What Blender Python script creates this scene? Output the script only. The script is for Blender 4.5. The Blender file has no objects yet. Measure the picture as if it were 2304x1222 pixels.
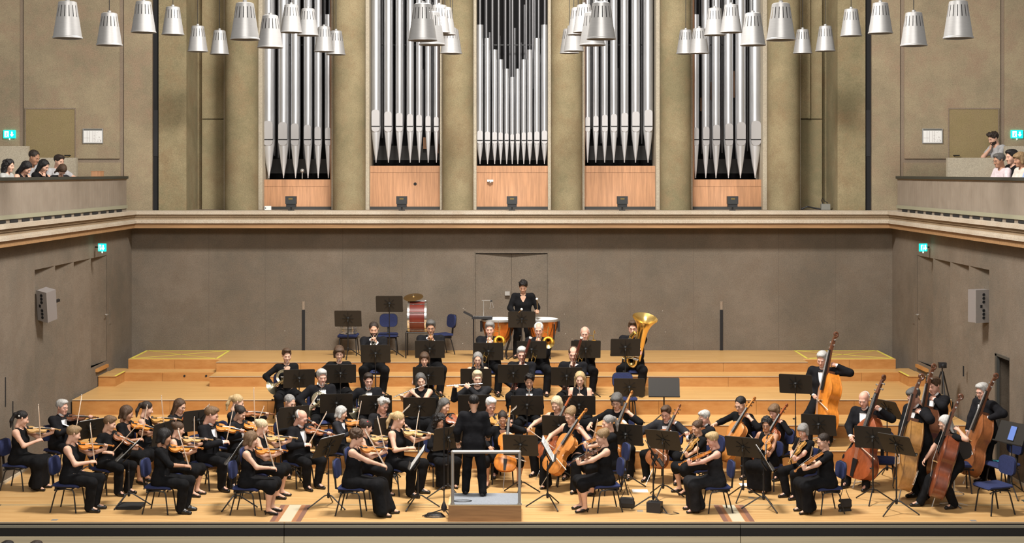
import bpy, math, random
import numpy as np
from mathutils import Matrix, Vector
random.seed(7)
PI = math.pi
scene = bpy.context.scene
COL = scene.collection
F, H, HZ = 3300.0, 5.7, 388.0          # focal length in pixels, eye height above the stage floor, horizon row

# ------------------------------------------------------------------ camera, world, lights, exposure
cam_d = bpy.data.cameras.new('camera')
cam = bpy.data.objects.new('camera', cam_d); COL.objects.link(cam)
cam.location = (0, 0, H); cam.rotation_euler = (PI/2, 0, 0)
cam_d.sensor_fit = 'HORIZONTAL'; cam_d.sensor_width = 36.0
cam_d.lens = F/2304*36.0
cam_d.shift_y = -(611-HZ)/2304.0
cam_d.clip_end = 200
scene.camera = cam
w = bpy.data.worlds.new('hall'); scene.world = w; w.use_nodes = True
w.node_tree.nodes['Background'].inputs[0].default_value = (1.0, .97, .93, 1)
w.node_tree.nodes['Background'].inputs[1].default_value = .40

def area(name, loc, target, size, power, col=(1, .955, .90)):
    d = bpy.data.lights.new(name, 'AREA'); d.shape = 'RECTANGLE'; d.size, d.size_y = size
    d.energy = power; d.color = col
    o = bpy.data.objects.new(name, d); COL.objects.link(o); o.location = loc
    o.rotation_euler = (Vector(target)-Vector(loc)).to_track_quat('-Z', 'Y').to_euler()
    return o
area('ceiling_light_stage', (0, 24.5, 15.0), (0, 28.5, 0), (3.5, 1.8), 4500)
area('ceiling_light_hall', (0, 7, 13.0), (0, 34, 4.0), (10, 3), 2700)
scene.view_settings.view_transform = 'Standard'
scene.view_settings.look = 'None'
scene.view_settings.gamma = 1.0
scene.view_settings.use_curve_mapping = False
scene.view_settings.exposure = 0.0

# ------------------------------------------------------------------ helpers
def UX(px, Y): return (px-1152)*Y/F
def VZ(py, Y): return H-(py-HZ)*Y/F
def GY(py, h=0.0): return F*(H-h)/(py-HZ)      # distance of a floor point seen at row py

def tag(o, label=None, cat=None, group=None, kind=None):
    if label: o['label'] = label
    if cat: o['category'] = cat
    if group: o['group'] = group
    if kind: o['kind'] = kind
    return o
def empty(name, loc=(0, 0, 0), rz=0.0, parent=None):
    o = bpy.data.objects.new(name, None); COL.objects.link(o)
    o.location = loc; o.rotation_euler = (0, 0, rz); o.empty_display_size = .1
    if parent: o.parent = parent
    return o
def link(name, me, parent=None, loc=None):
    o = bpy.data.objects.new(name, me); COL.objects.link(o)
    if parent: o.parent = parent
    if loc: o.location = loc
    return o
def copy_tree(o, parent=None):
    c = o.copy(); COL.objects.link(c); c.parent = parent
    for ch in o.children: copy_tree(ch, c)
    return c
def matobj(o, M): o.matrix_world = M; return o

class MB:
    def __init__(s): s.v = []; s.f = []; s.m = []
    def add(s, vs, fs, mi=0):
        b = len(s.v); s.v += [tuple(map(float, p)) for p in vs]
        for f in fs: s.f.append([i+b for i in f]); s.m.append(mi)
        return s
    def box(s, x0, x1, y0, y1, z0, z1, mi=0):
        vs = [(x, y, z) for z in (z0, z1) for y in (y0, y1) for x in (x0, x1)]
        return s.add(vs, [(0, 2, 3, 1), (4, 5, 7, 6), (0, 1, 5, 4), (2, 6, 7, 3), (0, 4, 6, 2), (1, 3, 7, 5)], mi)
    def quad(s, a, b, c, d, mi=0): return s.add([a, b, c, d], [(0, 1, 2, 3)], mi)
    def bar(s, a, b, wx, wz, mi=0, up=(0, 0, 1)):
        a = Vector(a); b = Vector(b); d = (b-a).normalized(); u = Vector(up)
        if abs(d.dot(u)) > .98: u = Vector((0, 1, 0))
        r = d.cross(u).normalized()*wx/2; u = r.cross(d).normalized()*wz/2
        vs = [p+i*r+j*u for p in (a, b) for i, j in ((-1, -1), (1, -1), (1, 1), (-1, 1))]
        return s.add(vs, [(3, 2, 1, 0), (4, 5, 6, 7), (0, 1, 5, 4), (1, 2, 6, 5), (2, 3, 7, 6), (3, 0, 4, 7)], mi)
    def tube(s, pts, r, n=8, mi=0, cap=True):
        pts = [Vector(p) for p in pts]; k = len(pts)
        rs = [r]*k if not hasattr(r, '__len__') else list(r)
        vs = []; prev = None
        for i, p in enumerate(pts):
            d = (pts[min(i+1, k-1)]-pts[max(i-1, 0)]).normalized()
            if prev is None:
                u = Vector((0, 0, 1)) if abs(d.z) < .9 else Vector((1, 0, 0))
                u = (u-d*u.dot(d)).normalized()
            else:
                u = prev-d*prev.dot(d)
                u = u.normalized() if u.length > 1e-6 else d.orthogonal().normalized()
            prev = u; q = d.cross(u)
            for j in range(n):
                a = 2*PI*j/n; vs.append(p+(u*math.cos(a)+q*math.sin(a))*rs[i])
        fs = [(i*n+j, i*n+(j+1) % n, (i+1)*n+(j+1) % n, (i+1)*n+j) for i in range(k-1) for j in range(n)]
        if cap: fs += [tuple(range(n))[::-1], tuple(range((k-1)*n, k*n))]
        return s.add(vs, fs, mi)
    def lathe(s, prof, n=16, mi=0, cap=(True, True), M=None):
        vs = []
        for r, z in prof:
            for j in range(n):
                a = 2*PI*j/n; vs.append(Vector((r*math.cos(a), r*math.sin(a), z)))
        if M is not None: vs = [M @ p for p in vs]
        k = len(prof)
        fs = [(i*n+j, i*n+(j+1) % n, (i+1)*n+(j+1) % n, (i+1)*n+j) for i in range(k-1) for j in range(n)]
        if cap[0]: fs.append(tuple(range(n))[::-1])
        if cap[1]: fs.append(tuple(range((k-1)*n, k*n)))
        return s.add(vs, fs, mi)
    def prism(s, poly, z0, z1, mi=0, M=None):
        n = len(poly); vs = [Vector((x, y, z0)) for x, y in poly]+[Vector((x, y, z1)) for x, y in poly]
        if M is not None: vs = [M @ p for p in vs]
        fs = [tuple(range(n))[::-1], tuple(range(n, 2*n))]+[(i, (i+1) % n, n+(i+1) % n, n+i) for i in range(n)]
        return s.add(vs, fs, mi)
    def ball(s, c, r, n=8, mi=0):
        r = (r, r, r) if not hasattr(r, '__len__') else r; k = max(4, n//2+1); vs = []; fs = []
        for i in range(k):
            t = PI*i/(k-1)
            for j in range(n):
                a = 2*PI*j/n
                vs.append((c[0]+r[0]*math.sin(t)*math.cos(a), c[1]+r[1]*math.sin(t)*math.sin(a), c[2]-r[2]*math.cos(t)))
        for i in range(k-1):
            for j in range(n): fs.append((i*n+j, i*n+(j+1) % n, (i+1)*n+(j+1) % n, (i+1)*n+j))
        return s.add(vs, fs, mi)
    def mesh(s, name, mats, smooth=False, ang=40):
        me = bpy.data.meshes.new(name); me.from_pydata(s.v, [], s.f)
        for m in (mats if isinstance(mats, (list, tuple)) else [mats]): me.materials.append(m)
        me.polygons.foreach_set('material_index', s.m)
        if smooth:
            me.polygons.foreach_set('use_smooth', [True]*len(s.f))
            me.set_sharp_from_angle(angle=math.radians(ang))
        me.update(); return me
    def build(s, name, mats, parent=None, loc=None, smooth=False, ang=40):
        return link(name, s.mesh(name, mats, smooth, ang), parent, loc)
def rrect(w, h, r, n=4, cx=0, cy=0):
    out = []
    for sx, sy, a0 in ((1, 1, 0), (-1, 1, 90), (-1, -1, 180), (1, -1, 270)):
        for i in range(n+1):
            a = math.radians(a0+90*i/n)
            out.append((cx+sx*(w/2-r)+r*math.cos(a), cy+sy*(h/2-r)+r*math.sin(a)))
    return out

# ------------------------------------------------------------------ materials
MATS = {}
def mat(name, col, rough=.6, metal=0.0, emit=None, spec=.4, noise=0.0, nscale=6.0, bump=0.0, bscale=60.0, stretch=None, col2=None, coat=0.0):
    if name in MATS: return MATS[name]
    m = bpy.data.materials.new(name); m.use_nodes = True; nt = m.node_tree; N = nt.nodes; L = nt.links
    b = N['Principled BSDF']
    b.inputs['Base Color'].default_value = (*col, 1); b.inputs['Roughness'].default_value = rough
    b.inputs['Metallic'].default_value = metal; b.inputs['Specular IOR Level'].default_value = spec
    if coat: b.inputs['Coat Weight'].default_value = coat; b.inputs['Coat Roughness'].default_value = .15
    if emit: b.inputs['Emission Color'].default_value = (*emit[0], 1); b.inputs['Emission Strength'].default_value = emit[1]
    if noise or bump:
        tc = N.new('ShaderNodeTexCoord'); mp = N.new('ShaderNodeMapping'); L.new(tc.outputs['Object'], mp.inputs[0])
        if stretch: mp.inputs['Scale'].default_value = stretch
    if noise:
        tx = N.new('ShaderNodeTexNoise'); tx.inputs['Scale'].default_value = nscale; tx.inputs['Detail'].default_value = 6; tx.inputs['Roughness'].default_value = .65
        L.new(mp.outputs[0], tx.inputs['Vector'])
        cr = N.new('ShaderNodeValToRGB'); e = cr.color_ramp.elements
        e[0].position, e[1].position = .3, .7
        c2 = col2 if col2 else tuple(c*(1-noise) for c in col); c1 = tuple(min(1, c*(1+noise*.6)) for c in col) if not col2 else col
        e[0].color = (*c2, 1); e[1].color = (*c1, 1)
        L.new(tx.outputs['Fac'], cr.inputs[0]); L.new(cr.outputs[0], b.inputs['Base Color'])
    if bump:
        tb = N.new('ShaderNodeTexNoise'); tb.inputs['Scale'].default_value = bscale; tb.inputs['Detail'].default_value = 4
        L.new(mp.outputs[0], tb.inputs['Vector'])
        bp = N.new('ShaderNodeBump'); bp.inputs['Strength'].default_value = bump; bp.inputs['Distance'].default_value = .02
        L.new(tb.outputs['Fac'], bp.inputs['Height']); L.new(bp.outputs[0], b.inputs['Normal'])
    MATS[name] = m; return m

def plaster(name, c1, c2, c3):
    """mottled plaster: large blotches, mid clouds, fine grain"""
    m = mat(name, c1, rough=.85, spec=.2); nt = m.node_tree; N = nt.nodes; L = nt.links; b = N['Principled BSDF']
    tc = N.new('ShaderNodeTexCoord')
    def nz(sc, det, lo, hi):
        t = N.new('ShaderNodeTexNoise'); t.inputs['Scale'].default_value = sc; t.inputs['Detail'].default_value = det; t.inputs['Roughness'].default_value = .7
        L.new(tc.outputs['Object'], t.inputs['Vector'])
        r = N.new('ShaderNodeMapRange'); r.inputs[1].default_value = lo; r.inputs[2].default_value = hi; L.new(t.outputs['Fac'], r.inputs[0]); return r
    def mix(fac, a, bcol):
        x = N.new('ShaderNodeMix'); x.data_type = 'RGBA'
        if isinstance(fac, float): x.inputs[0].default_value = fac
        else: L.new(fac.outputs[0], x.inputs[0])
        for k, v in ((6, a), (7, bcol)):
            if isinstance(v, tuple): x.inputs[k].default_value = (*v, 1)
            else: L.new(v.outputs[2], x.inputs[k])
        return x
    m1 = mix(nz(.42, 6, .40, .60), c1, c2)
    m2 = mix(nz(1.9, 7, .46, .70), m1, c3)
    fine = nz(46, 3, .28, .72)
    m3 = N.new('ShaderNodeMix'); m3.data_type = 'RGBA'; m3.blend_type = 'MULTIPLY'; m3.inputs[0].default_value = 1
    L.new(m2.outputs[2], m3.inputs[6])
    g = N.new('ShaderNodeMapRange'); g.inputs[3].default_value = .74; g.inputs[4].default_value = 1.18; L.new(fine.outputs[0], g.inputs[0])
    L.new(g.outputs[0], m3.inputs[7]); L.new(m3.outputs[2], b.inputs['Base Color'])
    bp = N.new('ShaderNodeBump'); bp.inputs['Strength'].default_value = .25; bp.inputs['Distance'].default_value = .01
    L.new(fine.outputs[0], bp.inputs['Height']); L.new(bp.outputs[0], b.inputs['Normal'])
    return m

def planks(name, c1, c2, c3, width=.07, axis='X', rough=.35):
    """strip parquet: long boards along axis, each with its own tone, fine grain along the board"""
    m = mat(name, c1, rough=rough, spec=.45); nt = m.node_tree; N = nt.nodes; L = nt.links; b = N['Principled BSDF']
    tc = N.new('ShaderNodeTexCoord'); sp = N.new('ShaderNodeSeparateXYZ'); L.new(tc.outputs['Object'], sp.inputs[0])
    br = N.new('ShaderNodeTexBrick'); br.inputs['Scale'].default_value = 1.0
    br.inputs['Brick Width'].default_value = 1.6; br.inputs['Row Height'].default_value = width
    br.inputs['Mortar Size'].default_value = .0016; br.inputs['Color1'].default_value = (*c1, 1); br.inputs['Color2'].default_value = (*c2, 1)
    br.inputs['Mortar'].default_value = tuple(x*.45 for x in c2)+(1,); br.inputs['Bias'].default_value = -.1
    if axis == 'Y':
        mp = N.new('ShaderNodeMapping'); mp.inputs['Rotation'].default_value = (0, 0, PI/2); L.new(tc.outputs['Object'], mp.inputs[0]); L.new(mp.outputs[0], br.inputs['Vector'])
    elif axis == 'XZ':
        cb = N.new('ShaderNodeCombineXYZ'); L.new(sp.outputs[0], cb.inputs[0]); L.new(sp.outputs[2], cb.inputs[1]); L.new(cb.outputs[0], br.inputs['Vector'])
    else: L.new(tc.outputs['Object'], br.inputs['Vector'])
    mp2 = N.new('ShaderNodeMapping'); mp2.inputs['Scale'].default_value = (.5, 14, 14) if axis != 'Y' else (14, .5, 14)
    L.new(tc.outputs['Object'], mp2.inputs[0])
    t = N.new('ShaderNodeTexNoise'); t.inputs['Scale'].default_value = 2.2; t.inputs['Detail'].default_value = 6; L.new(mp2.outputs[0], t.inputs['Vector'])
    r = N.new('ShaderNodeMapRange'); r.inputs[1].default_value = .35; r.inputs[2].default_value = .75; L.new(t.outputs['Fac'], r.inputs[0])
    x = N.new('ShaderNodeMix'); x.data_type = 'RGBA'; L.new(r.outputs[0], x.inputs[0]); L.new(br.outputs['Color'], x.inputs[6]); x.inputs[7].default_value = (*c3, 1)
    L.new(x.outputs[2], b.inputs['Base Color'])
    return m

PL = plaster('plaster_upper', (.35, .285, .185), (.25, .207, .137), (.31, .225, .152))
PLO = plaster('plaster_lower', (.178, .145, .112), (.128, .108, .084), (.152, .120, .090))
COLM = plaster('plaster_column', (.31, .255, .150), (.20, .172, .098), (.25, .185, .105))
CREAM = plaster('plaster_cream', (.46, .41, .315), (.40, .355, .275), (.43, .37, .28))
LEDGE = plaster('ledge_stone', (.51, .45, .365), (.42, .36, .28), (.45, .37, .28))
LEDGE2 = plaster('ledge_band', (.31, .23, .145), (.25, .185, .115), (.28, .20, .125))
LEDGEW = mat('ledge_wood', (.32, .185, .085), .6, noise=.3, nscale=3, stretch=(.3, 8, 8))
DOORM = plaster('door_olive', (.30, .235, .12), (.26, .20, .10), (.28, .21, .115))
GROOVE = plaster('plaster_groove', (.27, .215, .16), (.23, .18, .135), (.25, .19, .14))
FLOORM = planks('floor_strips', (.66, .43, .19), (.57, .35, .145), (.47, .255, .09), .062)
TREAD = planks('tread_strips', (.64, .41, .165), (.56, .335, .125), (.47, .25, .08), .062)
RISER = mat('riser_plywood', (.47, .235, .075), .45, noise=.35, nscale=3.4, stretch=(.8, 2, 2.4), bump=.02, col2=(.37, .155, .04))
NOSE = mat('nosing_dark', (.14, .065, .03), .5)
BLACK = mat('black_paint', (.012, .012, .013), .45)
MATTE = mat('black_matte', (.010, .010, .011), .8)
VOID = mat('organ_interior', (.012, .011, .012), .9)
PIPE = mat('pipe_metal', (.56, .57, .59), .36, metal=.75, noise=.16, nscale=1.6, stretch=(6, 6, .7))
PIPEF = mat('pipe_foot_metal', (.74, .75, .77), .36, metal=.65)
LIP = mat('pipe_lip_metal', (.42, .41, .41), .45, metal=.5)
OWOOD = mat('organ_wood', (.43, .225, .115), .5, noise=.3, nscale=2.5, stretch=(9, 9, .5))
ALU = mat('spun_aluminium', (.36, .355, .35), .46, metal=.45, noise=.06, nscale=9, stretch=(1, 1, 6))
LAMPIN = mat('lamp_diffuser', (1, .95, .88), .5, emit=((1, .93, .82), 6.0))
CHROME = mat('chrome', (.7, .7, .7), .2, metal=.9)
STEEL = mat('brushed_steel', (.46, .44, .41), .38, metal=.6)
BRASS = mat('brass', (.83, .58, .20), .22, metal=.95)
SILVER = mat('silver_plate', (.80, .79, .76), .2, metal=.95)
GOLDPALE = mat('pale_brass', (.80, .72, .50), .2, metal=.95)
BLUE = mat('blue_upholstery', (.026, .034, .095), .9, noise=.2, nscale=40, spec=.2)
SHELL = mat('black_plastic', (.018, .018, .02), .5)
DESK = mat('stand_desk', (.020, .017, .014), .5)
DESKR = mat('stand_boss', (.008, .008, .008), .45)
PAPER = mat('paper', (.82, .82, .80), .8)
TAPE = mat('yellow_tape', (.72, .66, .10), .6)
GREEN = mat('exit_green', (.0, .55, .40), .5, emit=((.0, .82, .60), 1.6))
EXITW = mat('exit_white', (.8, 1, .95), .5, emit=((.75, 1, .93), 1.6))
# ------------------------------------------------------------------ the setting
def struct(o, label=None): return tag(o, label, kind='structure')
WX = 9.3; YB = 35.87; LX = 9.08; LY = 35.3; ZT = 4.77; ZBOT = 4.34; ZTOP = 17.0
YF = GY(1175)
# stage floor
fl = MB().box(-9.6, 9.6, YF, 31.0, -.25, 0).build('floor', FLOORM); struct(fl, 'light wooden strip stage floor under the string players')
m = MB()
for px in (660, 1646):
    # inlaid cross strips: dark boards beside a cream centre board
    for dx0, dx1, key in ((-.26, -.18, 'd'), (-.18, -.12, 'r'), (-.11, .09, 'c'), (.10, .17, 'r'), (.17, .25, 'd')):
        x = UX(px, 24.8)
        MB().box(x+dx0, x+dx1, YF+.03, GY(1137), -.01, .0035).build('inlay_board', {'d': mat('inlay_dark', (.20, .10, .07), .5), 'r': mat('inlay_red', (.34, .15, .07), .5), 'c': mat('inlay_cream', (.52, .46, .33), .5)}[key], fl)
MB().box(-9.3, 9.3, GY(1137.5), GY(1135.5), -.01, .0025).build('floor_joint', mat('joint_strip', (.34, .27, .15), .6), fl)
for px, py in ((123, 1170), (1690, 1120), (2190, 1172), (1440, 1150)):
    Y = GY(py); MB().box(UX(px, Y)-.05, UX(px, Y)+.05, Y-.05, Y+.05, -.01, .003).build('floor_socket', STEEL, fl)
MB().box(-9.3, -8.75, YF+.35, GY(1136), -.01, .004).build('floor_hatch', mat('hatch_green', (.05, .06, .05), .6), fl)
MB().box(8.85, 9.3, YF+.9, GY(1125), -.01, .004).build('floor_hatch', MATS['hatch_green'], fl)
# stage front: three fascia sections with a joint between
xs = [-9.6, UX(640, YF), UX(1665, YF), 9.6]
FASC = mat('fascia_beige', (.62, .54, .37), .7, noise=.2, nscale=1.2, stretch=(.2, 5, 30))
zf = lambda y: VZ(y, YF)
for i in range(3):
    r = empty('floor_fascia', (0, 0, 0)); struct(r)
    a, b = xs[i]+.006, xs[i+1]-.006
    MB().box(a, b, YF-.03, YF, zf(1178), zf(1174.6)).build('edge_strip', mat('edge_wood', (.30, .24, .17), .5), r)
    MB().box(a, b, YF-.02, YF, zf(1180.8), zf(1178)).build('shadow_joint', MATTE, r)
    MB().box(a, b, YF-.05, YF, zf(1186.5), zf(1180.8)).build('trim_rail', mat('trim_grey', (.26, .245, .19), .5), r)
    MB().box(a, b, YF-.04, YF, zf(1205), zf(1186.5)).build('dark_band', mat('band_black', (.016, .015, .014), .75), r)
    for k in range(6):
        z1 = zf(1205)-k*.16
        MB().box(a, b, YF-.05, YF, z1-.153, z1-.004).build('fascia_board', FASC, r)
MB().box(-9.6, 9.6, YF, YF+.05, -1.3, -.03).build('wall_stage_front', MATTE); struct(bpy.data.objects['wall_stage_front'])
hf = MB().box(-13, 13, 2, YF, -1.4, -1.3).build('floor_hall', mat('hall_floor', (.10, .07, .05), .6)); struct(hf, 'dark floor of the audience hall below the stage')

# platforms
def platform(x0, x1, y0, y1, z0, z1, label, npan=6, nose=True):
    r = MB().box(x0, x1, y0+.02, y1, z0, z1-.001).build('floor_platform', TREAD); struct(r, label)
    step = (x1-x0)/npan
    for i in range(npan):
        MB().box(x0+i*step+.003, x0+(i+1)*step-.003, y0, y0+.02, z0, z1-.022).build('riser_panel', RISER, r)
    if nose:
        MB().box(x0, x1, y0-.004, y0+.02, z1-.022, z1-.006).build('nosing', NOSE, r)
        MB().box(x0, x1, y0-.010, y0+.03, z1-.006, z1+.001).build('edge_strip', mat('tread_highlight', (.66, .52, .34), .4), r)  # whitish highlight on the tread edge, put into the strip's colour
    return r
XC = 6.78
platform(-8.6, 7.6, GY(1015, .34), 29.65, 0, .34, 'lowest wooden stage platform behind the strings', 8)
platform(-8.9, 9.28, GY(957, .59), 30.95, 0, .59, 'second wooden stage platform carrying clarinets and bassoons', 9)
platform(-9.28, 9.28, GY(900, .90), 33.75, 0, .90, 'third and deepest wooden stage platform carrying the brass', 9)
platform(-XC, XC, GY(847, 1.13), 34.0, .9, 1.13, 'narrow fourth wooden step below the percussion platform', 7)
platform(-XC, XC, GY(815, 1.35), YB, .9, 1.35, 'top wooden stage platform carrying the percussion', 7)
for s, nm in ((-1, 'left'), (1, 'right')):
    platform(*sorted((s*XC, s*9.28)), 33.7, 34.3, .9, 1.12, f'narrow wooden step at the {nm} end of the platforms', 2, False)
    platform(*sorted((s*XC, s*8.95)), 34.2, YB, .9, 1.35, f'taped wooden corner platform at the {nm} end', 2, False)
    bx_ = MB().box(*sorted((s*8.9, s*9.28)), 32.9, 33.7, .9, 1.12).build('floor_box', RISER); struct(bx_, f'low wooden box step against the {nm} wall')
    MB().box(*sorted((s*8.88, s*9.28)), 32.88, 33.72, 1.12, 1.132).build('box_lid', TREAD, bx_)
    # yellow tape on the corner platform
    z = 1.352; t = MB(); x0, x1, y0, y1 = s*6.9, s*8.9, 34.26, 35.8
    for p, q in (((x0, y0), (x1, y0)), ((x1, y0), (x1, y1)), ((x1, y1), (x0, y1)), ((x0, y1), (x0, y0)), ((x0, y0), (x1, y1)), ((x1, y0), (x0, y1))):
        wd = .05 if p[0] == q[0] or p[1] == q[1] else .03
        t.bar((*p, z), (*q, z), wd if p[1] == q[1] else wd, .003)
    tag(t.build('tape_marking', TAPE), f'yellow tape rectangle with a cross on the {nm} corner platform', 'tape')
    tag(MB().bar((s*8.9, 32.92, 1.134), (s*8.9, 33.7, 1.134), .045, .003).build('tape_strip', TAPE), f'yellow tape strip along the {nm} box step edge', 'tape')
for px in (1267, 1493):
    pass
for k, px in enumerate((415, 464)):
    Y = 33.7; MB().lathe([(.025, 0), (.025, .01)], 10, M=Matrix.Translation((UX(px, Y), Y-.001, VZ(846, Y))) @ Matrix.Rotation(PI/2, 4, 'X')).build('riser_hole', MATTE, [o for o in bpy.data.objects if o.name.startswith('floor_platform')][5])

# lower side walls with saw-tooth recess, the end one being a door
def side_wall(s, doorway):
    nm = 'left' if s < 0 else 'right'
    m = MB(); X = s*WX; d = .14; z3 = 3.80
    def strip(y0, y1, z0, z1, dx0=0, dx1=0):
        q = [(X+s*dx0, y0, z0), (X+s*dx1, y1, z0), (X+s*dx1, y1, z1), (X+s*dx0, y0, z1)]
        m.add(q, [(0, 1, 2, 3)] if s < 0 else [(3, 2, 1, 0)])
    T = [28.58, 29.85, 31.12, 32.39, 33.66]
    cuts = [(14, T[0])] if not doorway else [(14, doorway[0]), (doorway[1], T[0])]
    for a, b in cuts: strip(a, b, -1.3, ZBOT+.02)
    if doorway:
        a, b, zt = doorway; strip(a, b, zt, ZBOT+.02); strip(a, b, -1.3, 0)
        for y0, y1, A, B in ((a, a, 0, .5), (b, b, 0, .5)): m.quad((X, y0, 0), (X+s*.5, y0, 0), (X+s*.5, y0, zt), (X, y0, zt))
        m.quad((X, a, zt), (X+s*.5, a, zt), (X+s*.5, b, zt), (X, b, zt))
    for i in range(4):
        a, b = T[i], T[i+1]
        strip(a, b, z3, ZBOT+.02)
        if i < 3: strip(a, b, 0, z3, d, 0)
        else: strip(a, b, 0, 1.38)
        m.add([(X, a, z3), (X+s*d, a, z3), (X, b, z3)], [(0, 1, 2)])
        m.quad((X, a, 0 if i < 3 else 1.38), (X+s*d, a, 0 if i < 3 else 1.38), (X+s*d, a, z3), (X, a, z3))
    strip(T[4], YB, 0, ZBOT+.02)
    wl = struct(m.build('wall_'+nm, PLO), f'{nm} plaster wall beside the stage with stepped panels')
    # door leaf in the last tooth
    dr = MB(); a, b = T[3], T[4]
    q = [(X+s*d, a, 1.38), (X+s*.005, b, 1.38), (X+s*.005, b, z3), (X+s*d, a, z3)]
    q2 = [(x+s*.05, y, z) for x, y, z in q]
    dr.add(q+q2, [(0, 1, 2, 3), (7, 6, 5, 4), (0, 4, 5, 1), (1, 5, 6, 2), (2, 6, 7, 3), (3, 7, 4, 0)])
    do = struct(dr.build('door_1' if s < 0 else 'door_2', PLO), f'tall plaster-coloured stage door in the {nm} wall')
    MB().tube([(X, b-.12, 2.45), (X-s*.06, b-.12, 2.45), (X-s*.06, b-.24, 2.45)], .013).build('door_handle', STEEL, do)
    MB().box(*sorted((X-s*.06, X+s*.02)), a+.35, b-.05, 1.24, 1.31).build('threshold', RISER, do)
    MB().box(*sorted((X-s*.015, X+s*.02)), b+.22, b+.34, 2.2, 2.8).build('switch_plate', PLO, wl)
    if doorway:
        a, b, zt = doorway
        dd = struct(MB().box(*sorted((X+s*.42, X+s*.48)), a, b, 0, zt).build('door_4', mat('doorway_dark', (.035, .036, .034), .6)), 'dark open doorway in the right wall behind the bass players')  # blackish panel: the dark inside the open doorway is put into its colour
        MB().box(*sorted((X-s*.012, X+s*.05)), b-.10, b+.0, 0, zt).build('door_frame', mat('frame_grey', (.05, .05, .045), .6), dd)
        MB().box(*sorted((X-s*.012, X+s*.05)), a, b, zt-.04, zt+.01).build('door_frame', MATS['frame_grey'], dd)
    for yy, zz, ln in (((26.9, 1.4, .9), (27.3, .9, .9)) if s < 0 else ((30.2, 1.5, .35), (29.4, 1.1, .2))):
        for zz0, zz1 in ((zz, zz+ln*.6),):
            MB().box(*sorted((X-s*.01, X+s*.01)), yy, yy+.03, zz0, zz1).build('cable_slot', MATTE, wl)
for s in (-1, 1):  # unseen backing panels, added to stop background light leaking through the side walls
    if s < 0: MB().box(-9.75, -9.65, 14, 36.3, -1.3, 4.5).build('wall_outer_left', MATTE)
    else: MB().box(9.85, 9.95, 14, 36.3, -1.3, 4.5).build('wall_outer_right', MATTE)
for nm in ('left', 'right'): struct(bpy.data.objects['wall_outer_'+nm])
struct(MB().box(-2, 2, 36.2, 36.3, 0, 4.4).build('wall_door_light_block', MATTE))  # unseen backing, added to block light at the double door gaps
side_wall(-1, None)
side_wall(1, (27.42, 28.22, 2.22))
for s, nm in ((-1, 'left'), (1, 'right')):
    struct(MB().box(*sorted((s*(WX-.02), s*WX)), 14, 28.2, 0, .05).build('baseboard_'+nm, mat('base_cream', (.55, .48, .36), .6)))

# lower back wall with angled double door
DX0, DX1 = UX(1070, YB), UX(1232, YB); DZ = VZ(570, YB)
m = MB(); dm = .10; xm = (DX0+DX1)/2
def bq(x0, x1, z0, z1, y0=0, y1=0): m.quad((x0, YB+y0, z0), (x1, YB+y1, z0), (x1, YB+y1, z1), (x0, YB+y0, z1))
bq(-WX, DX0, 0, ZBOT+.02); bq(DX1, WX, 0, ZBOT+.02); bq(DX0, DX1, DZ, ZBOT+.02)
m.quad((DX0, YB, 0), (DX0, YB+.2, 0), (DX0, YB+.2, DZ), (DX0, YB, DZ)); m.quad((DX1, YB, 0), (DX1, YB+.2, 0), (DX1, YB+.2, DZ), (DX1, YB, DZ))
m.quad((DX0, YB, DZ), (DX1, YB, DZ), (DX1, YB+.2, DZ), (DX0, YB+.2, DZ))
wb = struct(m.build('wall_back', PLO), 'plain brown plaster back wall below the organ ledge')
dr = empty('door_3', (xm, YB, 1.35)); struct(dr, 'plaster-coloured double door in the middle of the back wall')
for s in (-1, 1):
    a, b = (DX0+.005, xm-.003) if s < 0 else (DX1-.005, xm+.003)
    q = [(a-xm, .01, 0), (b-xm, dm, 0), (b-xm, dm, DZ-1.37), (a-xm, .01, DZ-1.37)]
    q2 = [(x, y+.05, z) for x, y, z in q]
    MB().add(q+q2, [(0, 1, 2, 3), (7, 6, 5, 4), (0, 4, 5, 1), (1, 5, 6, 2), (2, 6, 7, 3), (3, 7, 4, 0)]).build('door_leaf', PLO, dr)
zt = DZ-1.35
for x0, x1, z0, z1 in ((DX0-xm-.035, DX0-xm-.0, 0, zt+.03), (DX1-xm+.0, DX1-xm+.035, 0, zt+.03), (DX0-xm, DX1-xm, zt, zt+.03)):
    MB().box(x0, x1, -.008, .01, z0, z1).build('door_frame', MATS['plaster_lower'], dr)
MB().box(UX(1136, YB)-xm, UX(1147, YB)-xm, .0, .06, VZ(665, YB)-1.35, VZ(656, YB)-1.35).build('door_handle', STEEL, dr)
for px, nm in ((683, 'left'), (1623, 'right')):
    t = empty('wall_channel', (UX(px, YB), YB, 1.35)); struct(t, f'black vertical slot channel on the back wall, {nm} one')
    MB().box(-.035, .035, -.025, 0, 0, VZ(697, YB)-1.35).build('channel', MATTE, t)
    MB().box(-.03, .03, -.02, 0, VZ(697, YB)-1.35, VZ(678, YB)-1.35).build('channel_cap', GROOVE, t)
for px in (470, 597, 771, 905, 1300, 1418, 1560, 1752, 1880):
    MB().box(UX(px, YB)-.003, UX(px, YB)+.003, YB-.002, YB+.01, 1.35, ZBOT).build('wall_joint', mat('joint_dark', (.095, .078, .06), .9), wb)
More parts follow.
